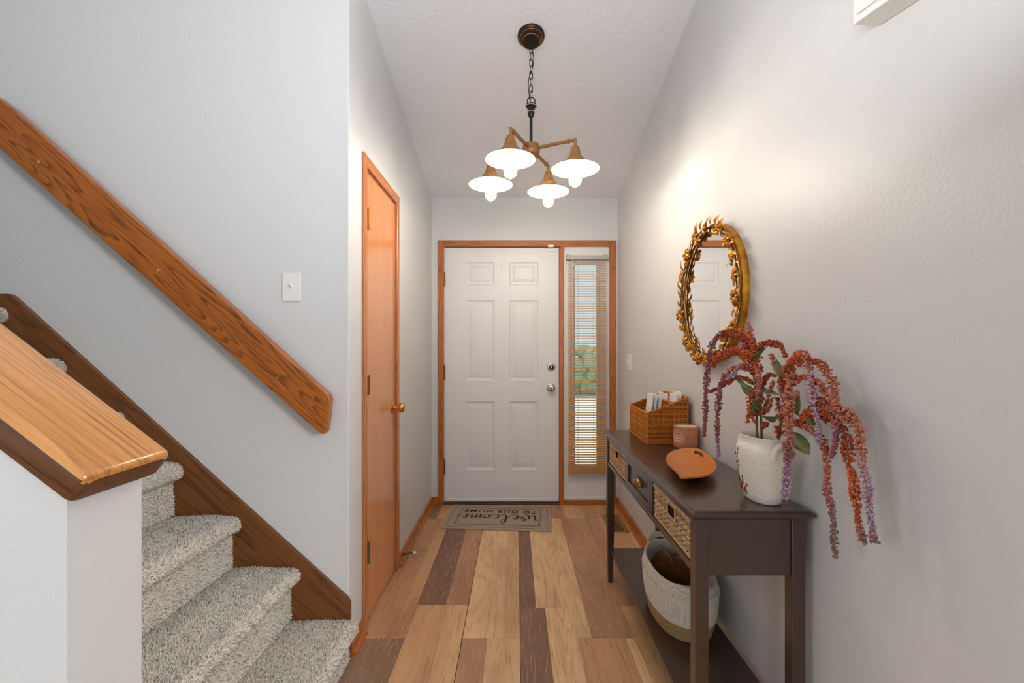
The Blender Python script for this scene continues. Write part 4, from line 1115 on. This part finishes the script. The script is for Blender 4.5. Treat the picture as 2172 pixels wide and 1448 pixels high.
def leaf(b, t, wd, parent, roll=0.3, name='leaf'):
    B0, T0 = PX(*b), PX(*t); ax = T0-B0; L = ax.length; ax.normalize()
    sd = ax.cross(Vector((0, -1, 0.25))).normalized(); sd = Matrix.Rotation(roll, 3, ax) @ sd; nr = ax.cross(sd).normalized()
    def f(u, v):
        w_ = wd*math.sin(PI*min(1, v*0.97+0.02)**0.75)**0.9
        s_ = (u-0.5)*2; return B0+ax*L*v+sd*w_*s_+nr*(0.18*w_*abs(s_)*1.5-0.16*L*(v-0.5)**2*1.0)
    o = MB().grid(f, 6, 9).build(name, M['leaf'], parent, ang=80, recalc=False)
    sdm = o.modifiers.new('s', 'SOLIDIFY'); sdm.thickness = 0.0007
def stemtube(pts, parent, r0=0.0042, r1=0.0025, name='stem', base=None):
    p = bez(([Vector(base)] if base else [])+[PX(*q) for q in pts], 6); n = len(p)
    MB().tube(p, [r0+(r1-r0)*i/(n-1) for i in range(n)], 8).build(name, M['stem'], parent)
gA = 'amaranth stems in the vase'
fa = thing('amaranth_stem', 'left amaranth stem with the longest red and mauve tassels arching in front of the mirror', 'flower stem', (0.70, 1.33, TZ+0.02), gA)
fb_ = thing('amaranth_stem', 'middle amaranth stem with orange upright blooms and broad leaves', 'flower stem', (0.71, 1.31, TZ+0.02), gA)
fc = thing('amaranth_stem', 'right amaranth stem with pink and lilac tassels falling past the table end', 'flower stem', (0.72, 1.28, TZ+0.02), gA)
# stem A
stemtube([(1606, 925, .712), (1605, 880, .706), (1602, 830, .70), (1597, 785, .70), (1590, 750, .70)], fa, base=(0.716, 1.31, TZ+0.02))
tassel([(1592, 750, .70), (1582, 726, .69), (1563, 712, .68), (1537, 707, .67), (1516, 720, .66), (1507, 745, .655), (1501, 785, .65), (1497, 830, .65), (1496, 875, .65), (1494, 924, .65)], 0.0105, [RED, RED, MAU, MAU, MAU, RED], fa)
tassel([(1597, 770, .70), (1576, 752, .69), (1552, 748, .68), (1527, 757, .67), (1509, 774, .665)], 0.0135, [ORG, ORG, ORG], fa, 1.1, False)
tassel([(1598, 760, .69), (1570, 742, .68), (1545, 745, .67), (1520, 760, .66)], 0.010, [ORG, ORG, RED], fa)
tassel([(1601, 790, .70), (1578, 776, .69), (1556, 782, .68), (1537, 800, .67), (1527, 820, .665), (1524, 850, .665), (1521, 890, .665), (1522, 935, .665), (1524, 968, .665)], 0.0095, [RED, PNK, MAU, MAU, MAU, LIL], fa)
tassel([(1600, 812, .70), (1572, 800, .69), (1548, 808, .68), (1526, 822, .67), (1506, 830, .67)], 0.0055, [RED, RED, RED], fa)
tassel([(1598, 745, .70), (1590, 720, .70), (1575, 705, .70), (1560, 700, .70)], 0.010, [ORG, ORG], fa)
tassel([(1604, 835, .70), (1592, 838, .69), (1591, 862, .69), (1588, 880, .69), (1585, 895, .69)], 0.0085, [RED, ORG, ORG], fa)
tassel([(1604, 880, .70), (1596, 870, .69), (1592, 880, .685), (1601, 895, .685)], 0.006, [RED, RED], fa)
tassel([(1590, 775, .70), (1568, 780, .68), (1552, 797, .675), (1540, 803, .67)], 0.0075, [PNK, LIL, LIL], fa)
leaf((1600, 835, .70), (1554, 788, .69), 0.016, fa, 0.4); leaf((1600, 838, .70), (1570, 812, .68), 0.014, fa, -0.5)
leaf((1608, 870, .70), (1605, 828, .71), 0.013, fa, 0.2)
# stem B
stemtube([(1616, 930, .720), (1614, 885, .714), (1613, 840, .71), (1608, 800, .71), (1604, 765, .71)], fb_, base=(0.722, 1.30, TZ+0.02))
tassel([(1601, 765, .71), (1605, 742, .71), (1620, 729, .71), (1640, 728, .71), (1657, 735, .71), (1666, 756, .71)], 0.010, [ORG, RED, RED, RED], fb_)
tassel([(1596, 745, .71), (1588, 722, .715), (1580, 708, .72), (1572, 700, .72)], 0.011, [ORG, ORG], fb_)
tassel([(1594, 725, .72), (1592, 705, .72), (1589, 690, .72), (1588, 682, .72)], 0.006, [PNK, PNK], fb_)
tassel([(1606, 790, .71), (1606, 760, .70), (1595, 748, .70), (1575, 742, .70)], 0.0125, [ORG, ORG, PNK], fb_)
tassel([(1612, 850, .71), (1607, 820, .70), (1604, 790, .70), (1602, 765, .70)], 0.0095, [PNK, PNK, ORG], fb_)
tassel([(1613, 855, .71), (1611, 830, .69), (1612, 805, .69), (1606, 780, .69)], 0.0085, [MAU, PNK, PNK], fb_)
tassel([(1613, 880, .71), (1625, 860, .71), (1633, 830, .71), (1641, 808, .71)], 0.007, [RED, PNK, PNK], fb_)
tassel([(1615, 875, .71), (1626, 868, .705), (1634, 855, .705), (1637, 845, .705)], 0.006, [RED, PNK], fb_)
tassel([(1613, 830, .71), (1620, 808, .71), (1633, 794, .71), (1645, 797, .71)], 0.0065, [RED, RED], fb_)
tassel([(1616, 905, .705), (1622, 900, .70), (1628, 897, .70)], 0.007, [RED, RED], fb_)
leaf((1594, 752, .71), (1599, 714, .71), 0.018, fb_, 0.1); leaf((1600, 768, .70), (1628, 732, .70), 0.024, fb_, 0.5)
leaf((1614, 840, .71), (1622, 790, .71), 0.016, fb_, 0.9); leaf((1618, 824, .71), (1658, 840, .70), 0.012, fb_, 0.5)
leaf((1612, 880, .71), (1596, 850, .69), 0.016, fb_, 0.5); leaf((1618, 886, .70), (1648, 886, .69), 0.016, fb_, 0.3)
leaf((1616, 870, .71), (1645, 838, .71), 0.008, fb_, 0.2)
# stem C
stemtube([(1652, 930, .742), (1657, 890, .730), (1662, 850, .72), (1668, 810, .72), (1676, 780, .72)], fc, base=(0.726, 1.29, TZ+0.02))
stemtube([(1655, 922, .740), (1680, 900, .730), (1705, 887, .73), (1745, 874, .73), (1780, 876, .73)], fc, 0.0036, 0.0024, 'branch')
tassel([(1672, 800, .72), (1680, 768, .72), (1697, 748, .72), (1711, 757, .715), (1717, 790, .71), (1724, 840, .71), (1732, 880, .71), (1737, 925, .71), (1738, 942, .71)], 0.0098, [ORG, ORG, PNK, LIL, LIL, LIL], fc)
tassel([(1672, 790, .72), (1676, 800, .70), (1672, 830, .69), (1673, 870, .685), (1674, 910, .685), (1672, 960, .685), (1668, 1010, .685), (1664, 1058, .685)], 0.0125, [RED, PNK, PNK, PNK, MAU, LIL, LIL], fc, 1.1)
tassel([(1690, 770, .72), (1722, 766, .72), (1745, 775, .72), (1763, 805, .72), (1773, 845, .72), (1776, 890, .72), (1772, 935, .72), (1762, 965, .72)], 0.0105, [ORG, RED, PNK, PNK, MAU, MAU], fc)
tassel([(1672, 815, .72), (1700, 800, .72), (1728, 808, .72), (1752, 832, .725), (1768, 862, .725)], 0.0095, [RED, ORG, PNK, PNK], fc)
tassel([(1668, 830, .72), (1665, 790, .715), (1680, 765, .715), (1698, 755, .715)], 0.012, [RED, ORG, ORG], fc)
tassel([(1665, 845, .72), (1654, 800, .715), (1646, 780, .71), (1640, 765, .71), (1637, 752, .71)], 0.0085, [PNK, PNK, PNK], fc)
tassel([(1700, 886, .73), (1740, 862, .73), (1778, 872, .73), (1806, 886, .735), (1822, 905, .74), (1827, 935, .74), (1826, 960, .74), (1832, 995, .74), (1840, 1040, .74), (1846, 1095, .745), (1855, 1150, .745)], 0.0098, [ORG, PNK, PNK, PNK, PNK, LIL, LIL, GRY], fc)
tassel([(1735, 875, .73), (1770, 892, .73), (1790, 915, .73), (1797, 950, .73), (1803, 990, .73), (1812, 1030, .73), (1818, 1080, .735), (1822, 1115, .735), (1832, 1152, .735)], 0.0105, [RED, RED, RED, ORG, ORG, GRY], fc)
tassel([(1725, 872, .73), (1745, 855, .73), (1770, 868, .73), (1795, 880, .73), (1812, 892, .735)], 0.0145, [RED, RED, PNK, PNK], fc, 1.1, False)
tassel([(1690, 895, .725), (1722, 912, .72), (1742, 930, .72), (1752, 955, .72), (1755, 990, .72), (1754, 1035, .72), (1764, 1080, .725), (1768, 1130, .725), (1772, 1182, .73)], 0.0085, [ORG, PNK, RED, PNK, MAU, GRY, GRY], fc)
tassel([(1695, 900, .725), (1720, 880, .72), (1742, 872, .72), (1762, 885, .72)], 0.0095, [ORG, ORG, RED], fc)
tassel([(1660, 895, .72), (1652, 870, .71), (1650, 845, .71)], 0.0075, [RED, PNK, RED], fc)
tassel([(1655, 925, .71), (1650, 912, .70), (1646, 905, .70)], 0.008, [RED, RED], fc)
tassel([(1664, 905, .715), (1672, 880, .70), (1680, 850, .70), (1692, 830, .70)], 0.0075, [PNK, PNK], fc)
leaf((1672, 805, .72), (1645, 762, .715), 0.020, fc, 0.3); leaf((1690, 880, .725), (1694, 834, .73), 0.014, fc, 0.3)
leaf((1684, 918, .715), (1717, 966, .71), 0.018, fc, 0.6); leaf((1718, 885, .72), (1727, 905, .72), 0.010, fc, 0.3)

# ------------------------------------------------------------------ rope basket on the shelf
bc = Vector((0.655, 1.808)); bz0 = 0.175; bh = 0.202; ea, eb = 0.119, 0.207
rb = thing('rope_basket', 'oval cotton rope basket with a tan base on the console shelf', 'basket', (bc.x, bc.y, bz0))
def ropemat(name, c1, c2):
    t = NT(name); wv = t.n('ShaderNodeTexWave'); wv.bands_direction = 'DIAGONAL'; wv.inputs['Scale'].default_value = 95; wv.inputs['Distortion'].default_value = 1.5
    t.l(t.coord(), wv.inputs['Vector']); t.base(t.mix(wv.outputs[1], c1, c2)).set(Roughness=0.9, Specular_IOR_Level=0.1); t.bump(wv.outputs[1], 0.5, 0.003); return t.m
M['ropew'] = ropemat('cotton_rope', srgb(206, 198, 184), srgb(238, 232, 222))
M['ropet'] = ropemat('tan_rope', srgb(148, 116, 80), srgb(196, 164, 124))
NR = 27; hr_ = bh/NR
def outl(z):
    t = z/bh; return 0.86+0.17*math.sin(min(1, t*1.35)*PI/2)-0.05*max(0, t-0.75)/0.25
def rimz(a): return 0.014*abs(math.sin(a))**6
def coil(rows, r_out=True):
    m = MB(); sg = 80; vs = []; fs = []; lv = []
    for j in rows:
        for q in range(5):
            u = q/5; lv.append((j*hr_+u*hr_, 0.0034*math.sin(PI*u)))
    lv.append(((rows[-1]+1)*hr_, 0))
    for z, d in lv:
        f = outl(z)
        for k in range(sg):
            a = 2*PI*k/sg; c, s_ = math.cos(a), math.sin(a); e = 2.3; rr_ = (abs(c)**e+abs(s_)**e)**(-1/e)
            vs.append((bc.x+(ea*f+d)*rr_*c, bc.y+(eb*f+d)*rr_*s_, bz0+z+rimz(a)*(z/bh)**2))
    n1 = len(lv)
    for z, d in reversed(lv):
        f = outl(z)
        for k in range(sg):
            a = 2*PI*k/sg; c, s_ = math.cos(a), math.sin(a); e = 2.3; rr_ = (abs(c)**e+abs(s_)**e)**(-1/e)
            vs.append((bc.x+(ea*f-0.006-d)*rr_*c, bc.y+(eb*f-0.006-d)*rr_*s_, bz0+z+rimz(a)*(z/bh)**2))
    nn_ = len(lv)*2
    for i in range(nn_):
        for k in range(sg):
            j = (i+1) % nn_; fs.append((i*sg+k, i*sg+(k+1) % sg, j*sg+(k+1) % sg, j*sg+k))
    return m.add(vs, fs)
coil(list(range(0, 8))).build('basket_base_band', M['ropet'], rb, ang=70)
coil(list(range(8, NR))).build('basket_wall', M['ropew'], rb, ang=70)
def oval(a, z, d=0.0):
    f = outl(z); c, s_ = math.cos(a), math.sin(a); e = 2.3; rr_ = (abs(c)**e+abs(s_)**e)**(-1/e)
    return Vector((bc.x+(ea*f+d)*rr_*c, bc.y+(eb*f+d)*rr_*s_, bz0+z+rimz(a)*(z/bh)**2))
m = MB(); vs = [oval(2*PI*k/60, 0.004, -0.004) for k in range(60)]; m.add(vs, [tuple(range(60))]); m.build('basket_floor', M['ropet'], rb)
m = MB(); zb_ = hr_*22.5
for k in range(58):
    a = 2*PI*k/58; p = oval(a, zb_, 0.005); q = oval(a+0.05, zb_, 0.005); t = (q-p).normalized()
    up = Vector((0, 0, 1)); R3 = Matrix((t, up, t.cross(up))).transposed() @ Matrix.Rotation(0.55 if k % 2 else -0.55, 3, 'Z')
    m.ell(p, 0.0085, 0.0045, 0.004, 8, 4, R3)
m.build('braid', M['ropew'], rb)
for sgn in (-1, 1):
    pts = []
    for i in range(19):
        u = i/18-0.5; a = sgn*PI/2+u*1.15
        p = oval(a, bh, 0.004); bulge = math.cos(u*PI)
        pts.append(p+Vector((0, sgn*0.030*bulge, 0.004-0.006*bulge+(0.012 if sgn > 0 else 0)*bulge)))
    MB().tube(pts, [0.007+0.007*math.cos((i/18-0.5)*PI) for i in range(19)], 10, flat=0.7).build('handle', M['ropew'], rb)
rim_ = [oval(2*PI*k/80, bh, -0.003) for k in range(80)]
MB().tube(rim_, 0.0058, 8, closed=True).build('rim', M['ropew'], rb)
# leather bags inside
lm = NT('brown_leather'); nn1 = lm.noise(lm.coord(), 18, 4); lm.base(lm.ramp(nn1, [(0.3, srgb(74, 44, 24)), (0.7, srgb(142, 88, 48))])).set(Roughness=0.42); lm.bump(lm.noise(lm.coord(), 60, 4), 0.3, 0.003); M['leather'] = lm.m
def bag(c, rx, ry, rz, rz_, ry_, lab):
    m = MB(); m.ell((0, 0, 0), rx, ry, rz, 20, 12)
    for i, v in enumerate(m.v):
        d = 0.14*mnoise.noise((v.x*22+c[0]*9, v.y*16, v.z*14)); m.v[i] = Vector((v.x*(1+d*2.2), v.y*(1+d), v.z*(1+d)))
    Mx = Matrix.Translation(c) @ Matrix.Rotation(rz_, 4, 'Z') @ Matrix.Rotation(ry_, 4, 'X')
    m.xf(0, Mx); th = thing('leather_bag', lab, 'bag', (c[0], c[1], bz0+0.01), 'bags in the rope basket')
    m.build('bag_body', M['leather'], th, ang=80)
    s_ = MB(); pts = [Mx @ Vector((rx*0.25*math.sin(i*0.9), ry*0.75*math.cos(PI*i/14), rz*0.95*math.sin(PI*i/14)+0.006)) for i in range(15)]
    s_.tube(pts, 0.005, 8, flat=0.6).build('strap', M['leather'], th)
bag((0.635, 1.925, bz0+0.115), 0.015, 0.055, 0.095, 0.75, 0.12, 'narrow upright brown leather bag at the far end of the rope basket')
bag((0.685, 1.885, bz0+0.115), 0.016, 0.06, 0.096, 0.75, 0.05, 'second upright brown leather bag in the middle of the rope basket')
bag((0.660, 1.755, bz0+0.075), 0.070, 0.095, 0.060, 0.2, 0.0, 'slouched brown leather bag at the near end of the rope basket')

# ------------------------------------------------------------------ mirror with wreath
M['gold'] = NT('antique_gold'); gt_ = M['gold']; gt_.base(gt_.ramp(gt_.noise(gt_.coord(), 22, 3), [(0.3, srgb(160, 100, 24)), (0.55, srgb(206, 144, 48)), (0.8, srgb(236, 188, 96))])).set(Roughness=0.42, Metallic=0.75); M['gold'] = gt_.m
M['twig'] = plain('bronze_twig', srgb(96, 66, 34), 0.4, 0.7)
mirm = NT('mirror_silver'); mirm.base((0.93, 0.93, 0.93, 1)).set(Metallic=1.0, Roughness=0.015); M['mirror'] = mirm.m
mcy, mcz, mr = 1.838, 1.468, 0.268
mir = thing('round_mirror', 'round mirror with a gold leaf and flower wreath frame on the right wall', 'mirror', (XR, mcy, mcz-0.28))
MB().closedlathe([(mr-0.002, -0.022), (mr-0.002, -0.018)], c=(XR, mcy, mcz), seg=72, axis='X').build('mirror_glass', M['mirror'], mir)
prof = [(mr-0.004, -0.018), (mr-0.004, -0.024), (mr+0.002, -0.027), (mr+0.007, -0.025), (mr+0.011, -0.018), (mr+0.013, -0.008), (mr+0.013, 0.0), (mr-0.004, 0.0)]
m = MB(); seg = 80; vs = []
for r_, x in prof:
    for k in range(seg): a = 2*PI*k/seg; vs.append((XR+x, mcy+r_*math.cos(a), mcz+r_*math.sin(a)))
n = len(prof); fs = [(i*seg+k, i*seg+(k+1) % seg, ((i+1) % n)*seg+(k+1) % seg, ((i+1) % n)*seg+k) for i in range(n) for k in range(seg)]
m.add(vs, fs); m.build('mirror_frame', M['gold'], mir, ang=50)
for ph, dr_, mt in ((0, 0.0, 'twig'), (2.0, 0.006, 'gold'), (4.0, -0.006, 'twig')):
    pts = []
    for k in range(120):
        a = 2*PI*k/120; rr_ = mr+0.002+dr_+0.005*math.sin(6*a+ph); pts.append((XR-0.034-0.004*math.cos(5*a+ph), mcy+rr_*math.cos(a), mcz+rr_*math.sin(a)))
    MB().tube(pts, 0.0026, 6, closed=True).build('vine', M[mt], mir)
lm_ = MB()
def lfn(u, v):
    w_ = 0.0085*math.sin(PI*min(1, v*0.96+0.03)**0.8); s_ = (u-0.5)*2
    return Vector((w_*s_, 0.042*v, 0.35*w_*abs(s_)-0.006*(v-0.4)**2*4))
lm_.grid(lfn, 4, 7); leafmesh = lm_.mesh('leaf', M['gold'], (0, 0, 0), ang=80)
bmx = bmesh.new(); bmx.from_mesh(leafmesh); bmesh.ops.solidify(bmx, geom=bmx.faces[:], thickness=0.0012); bmx.to_mesh(leafmesh); bmx.free()
leafmesh.polygons.foreach_set('use_smooth', [True]*len(leafmesh.polygons))
random.seed(11)
def frame_at(a, rr_, x):
    rad = Vector((0, math.cos(a), math.sin(a))); tan = Vector((0, -math.sin(a), math.cos(a))); out = Vector((-1, 0, 0))
    return Vector((x, mcy+rr_*math.cos(a), mcz+rr_*math.sin(a))), rad, tan, out
NL = 84
for i in range(NL):
    a = 2*PI*(i+random.uniform(-0.25, 0.25))/NL; sd = 1 if i % 2 else -1
    p, rad, tan, out = frame_at(a, mr+0.002+sd*0.004, XR-0.036)
    d = (tan*1.0+rad*sd*random.uniform(0.35, 0.75)+out*random.uniform(0.0, 0.55)).normalized()
    if math.sin(a) > 0.75 and sd > 0: d = (d+rad*0.4+out*0.2).normalized()
    zz = (out+rad*random.uniform(-0.4, 0.4)); zz = (zz-d*zz.dot(d)).normalized(); xx = d.cross(zz)
    s_ = random.uniform(0.9, 1.35)
    Mx = Matrix((xx*s_, d*s_, zz*s_)).transposed().to_4x4(); Mx.translation = p
    inst('leaf', leafmesh, Mx, mir)
fmx = MB()
for k in range(5):
    a = 2*PI*k/5; R3 = Matrix.Rotation(a, 3, 'Z') @ Matrix.Rotation(0.35, 3, 'Y')
    fmx.ell(Vector((0.0125*math.cos(a), 0.0125*math.sin(a), 0.002)), 0.0095, 0.0058, 0.0045, 8, 5, R3)
fmx.ell((0, 0, 0.004), 0.0045, 0.0045, 0.004, 8, 5)
flmesh = fmx.mesh('flower', M['gold'], (0, 0, 0), ang=80)
for i, a in enumerate((1.25, 1.62, 2.1, 2.45, 2.78, 3.0, 3.3, 3.75, 4.35, 4.6, 4.9, 5.5, 6.05, 0.42, 0.85)):
    p, rad, tan, out = frame_at(a, mr+random.uniform(-0.006, 0.006), XR-0.046)
    zz = (out+rad*random.uniform(-0.3, 0.3)+tan*random.uniform(-0.3, 0.3)).normalized(); xx = (tan-zz*tan.dot(zz)).normalized(); yy = zz.cross(xx)
    s_ = random.uniform(1.15, 1.5); Mx = Matrix((xx*s_, yy*s_, zz*s_)).transposed().to_4x4(); Mx.translation = p
    inst('flower', flmesh, Mx, mir)

# ------------------------------------------------------------------ chandelier
CX, CY = 0.075, 2.195; CZ = zc(CY)
ch = thing('chandelier', 'four light bronze chandelier with tan metal shades hanging from the sloped ceiling', 'chandelier', (CX, CY, 1.98))
M['bronze'] = plain('dark_bronze', srgb(52, 44, 40), 0.4, 0.6)
M['copper'] = plain('copper_rub', srgb(206, 128, 72), 0.35, 0.8)
M['tan'] = plain('bronze_tan', srgb(162, 114, 62), 0.42, 0.35, vary=0.1)
ang_c = -math.atan(SL)                      # canopy follows the slope
RT = Matrix.Translation((CX, CY, CZ)) @ Matrix.Rotation(ang_c, 4, 'X')
def can_part(prof, nm, mt, par):
    m = MB().closedlathe(prof, seg=48); m.xf(0, RT); return m.build(nm, M[mt], par)
cano = can_part([(0.066, 0.0), (0.066, -0.008), (0.060, -0.016), (0.054, -0.018), (0.052, -0.026), (0.045, -0.029), (0.043, -0.036), (0.01, -0.038)], 'canopy', 'bronze', ch)
for r_, z_ in ((0.0545, -0.0185), (0.0435, -0.0355)):
    m = MB().tube([(r_*math.cos(2*PI*k/48), r_*math.sin(2*PI*k/48), z_) for k in range(48)], 0.0014, 6, closed=True); m.xf(0, RT); m.build('copper_ring', M['copper'], cano)
for a in (0.5, 3.6):
    m = MB().ell((0.03*math.cos(a), 0.03*math.sin(a), -0.038), 0.004, 0.004, 0.004, 8, 5); m.xf(0, RT); m.build('canopy_screw', M['bronze'], cano)
ztop_ = CZ-0.036; zring = 2.447
MB().tube([(CX, CY, ztop_), (CX, CY, ztop_-0.022)], 0.006, 10).build('canopy_loop', M['bronze'], ch)
lk = MB(); Lk = 0.040
pts = [(0.0085*math.cos(2*PI*k/24), 0, (0.0115 if math.sin(2*PI*k/24) > 0 else -0.0115)+0.0085*math.sin(2*PI*k/24)) for k in range(24)]
lk.tube(pts, 0.0019, 6, closed=True); lkm = lk.mesh('chain_link', M['bronze'], (0, 0, 0), ang=70)
za, zb_ = ztop_-0.018, zring+0.026; nl = int(round((za-zb_)/0.0335)); stp = (za-zb_)/nl
for i in range(nl):
    z = za-(i+0.5)*stp
    inst('chain_link', lkm, Matrix.Translation((CX, CY, z)) @ Matrix.Rotation(PI/2*(i % 2)+0.5, 4, 'Z'), ch)
pts = bez([(CX, CY, ztop_-0.01), (CX+0.012, CY-0.004, ztop_-0.07), (CX+0.008, CY-0.008, ztop_-0.12), (CX-0.013, CY-0.006, ztop_-0.19), (CX-0.010, CY, ztop_-0.25), (CX-0.002, CY, zring)], 6)
MB().tube(pts, 0.0022, 6).build('power_cord', M['bronze'], ch)
MB().tube([(CX+0.019*math.cos(2*PI*k/24), CY, zring+0.012+0.019*math.sin(2*PI*k/24)) for k in range(24)], 0.0028, 8, closed=True).build('hanging_ring', M['bronze'], ch)
MB().closedlathe([(0.012, zring-0.004), (0.026, zring-0.006), (0.027, zring-0.016), (0.018, zring-0.024), (0.0165, zring-0.040), (0.0175, zring-0.043), (0.015, zring-0.060), (0.009, zring-0.068)], c=(CX, CY, 0), seg=28).build('stem_cap', M['bronze'], ch)
for z_, r_ in ((zring-0.014, 0.0272), (zring-0.0425, 0.0178)):
    MB().tube([(CX+r_*math.cos(2*PI*k/32), CY+r_*math.sin(2*PI*k/32), z_) for k in range(32)], 0.0008, 5, closed=True).build('cap_ring', M['plastic'], ch)
MB().tube([(CX, CY, zring-0.06), (CX, CY, 2.23)], 0.0075, 12).build('stem_rod', M['bronze'], ch)
MB().closedlathe([(0.012, 2.250), (0.038, 2.246), (0.042, 2.238), (0.042, 2.214), (0.0435, 2.211), (0.042, 2.208), (0.040, 2.196), (0.028, 2.186), (0.010, 2.183)], c=(CX, CY, 0), seg=36).build('hub', M['tan'], ch)
shin = NT('shade_white'); shin.base(srgb(206, 176, 138)).set(Roughness=0.5); M['shadein'] = shin.m
em_ = NT('bulb_core'); e_ = em_.n('ShaderNodeEmission'); e_.inputs[0].default_value = (1.0, 0.965, 0.93, 1); e_.inputs[1].default_value = 320; em_.l(e_.outputs[0], em_.out.inputs[0]); M['core'] = em_.m
bl = NT('bulb_glass'); tr2 = bl.n('ShaderNodeBsdfTransparent'); tr2.inputs[0].default_value = (1.0, 0.93, 0.80, 1); gl2 = bl.n('ShaderNodeBsdfGlossy'); gl2.inputs[1].default_value = 0.05
em2 = bl.n('ShaderNodeEmission'); em2.inputs[0].default_value = (1.0, 0.85, 0.62, 1); em2.inputs[1].default_value = 0.45
lw = bl.n('ShaderNodeLayerWeight'); lw.inputs[0].default_value = 0.35
mx2 = bl.n('ShaderNodeMixShader'); bl.l(lw.outputs[1], mx2.inputs[0]); bl.l(tr2.outputs[0], mx2.inputs[1]); bl.l(gl2.outputs[0], mx2.inputs[2])
ad2 = bl.n('ShaderNodeAddShader'); bl.l(mx2.outputs[0], ad2.inputs[0]); bl.l(em2.outputs[0], ad2.inputs[1]); bl.l(ad2.outputs[0], bl.out.inputs[0]); M['bulb'] = bl.m
RA = 0.226; zr = 2.086
for k in range(4):
    a = math.radians(64+90*k); d = Vector((math.cos(a), math.sin(a), 0)); c = Vector((CX, CY, 0))+d*RA
    ar = MB(); sd = Vector((-d.y, d.x, 0))
    def bar(p0, p1, w_, h_):
        vs = []
        for p in (p0, p1):
            for su, sv in ((-1, -1), (1, -1), (1, 1), (-1, 1)): vs.append(Vector(p)+sd*w_*su+Vector((0, 0, h_*sv)))
        ar.add(vs, [(0, 1, 2, 3), (4, 5, 6, 7), (0, 1, 5, 4), (1, 2, 6, 5), (2, 3, 7, 6), (3, 0, 4, 7)])
    h0 = Vector((CX, CY, 2.224))
    bar(h0+d*0.036, h0+d*(RA+0.006), 0.006, 0.006)
    bar(h0+d*(RA-0.035), h0+d*(RA-0.029), 0.009, 0.009)
    ao = ar.build('arm', M['tan'], ch)
    MB().box(c.x-0.0065, c.x+0.0065, c.y-0.0065, c.y+0.0065, 2.188, 2.230, 0.001).build('arm_drop', M['tan'], ao)
    out = [(0.010, 2.196), (0.0165, 2.192), (0.0185, 2.182), (0.0215, 2.180), (0.024, 2.164), (0.0265, 2.162), (0.029, 2.148), (0.036, 2.140), (0.046, 2.126), (0.049, 2.116), (0.052, 2.112), (0.075, 2.102), (0.100, 2.092), (0.1125, zr)]
    inn = [(0.1115, zr-0.0008), (0.099, 2.0895), (0.074, 2.099), (0.050, 2.108), (0.044, 2.122), (0.034, 2.136), (0.022, 2.146), (0.002, 2.147)]
    sh = MB().lathe(out, c=(c.x, c.y, 0), seg=48).build('shade', M['tan'], ch, ang=40)
    ii = MB(); ii.lathe(inn, c=(c.x, c.y, 0), seg=48); ii.f = ii.f[:-1]; ii.build('shade_lining', M['shadein'], sh, ang=40)
    MB().lathe([(0.014, 2.146), (0.014, 2.118), (0.012, 2.117)], c=(c.x, c.y, 0), seg=16).build('socket', M['shadein'], sh)
    bo = MB().lathe([(0.011, 2.119), (0.013, 2.110), (0.018, 2.095), (0.026, 2.068), (0.031, 2.045), (0.031, 2.030), (0.026, 2.016), (0.016, 2.007), (0.006, 2.002), (0.001, 1.998)], c=(c.x, c.y, 0), seg=28).build('bulb', M['bulb'], ch, ang=80)
    MB().ell((c.x, c.y, 2.052), 0.0125, 0.0125, 0.043, 14, 10).build('filament', M['core'], bo)
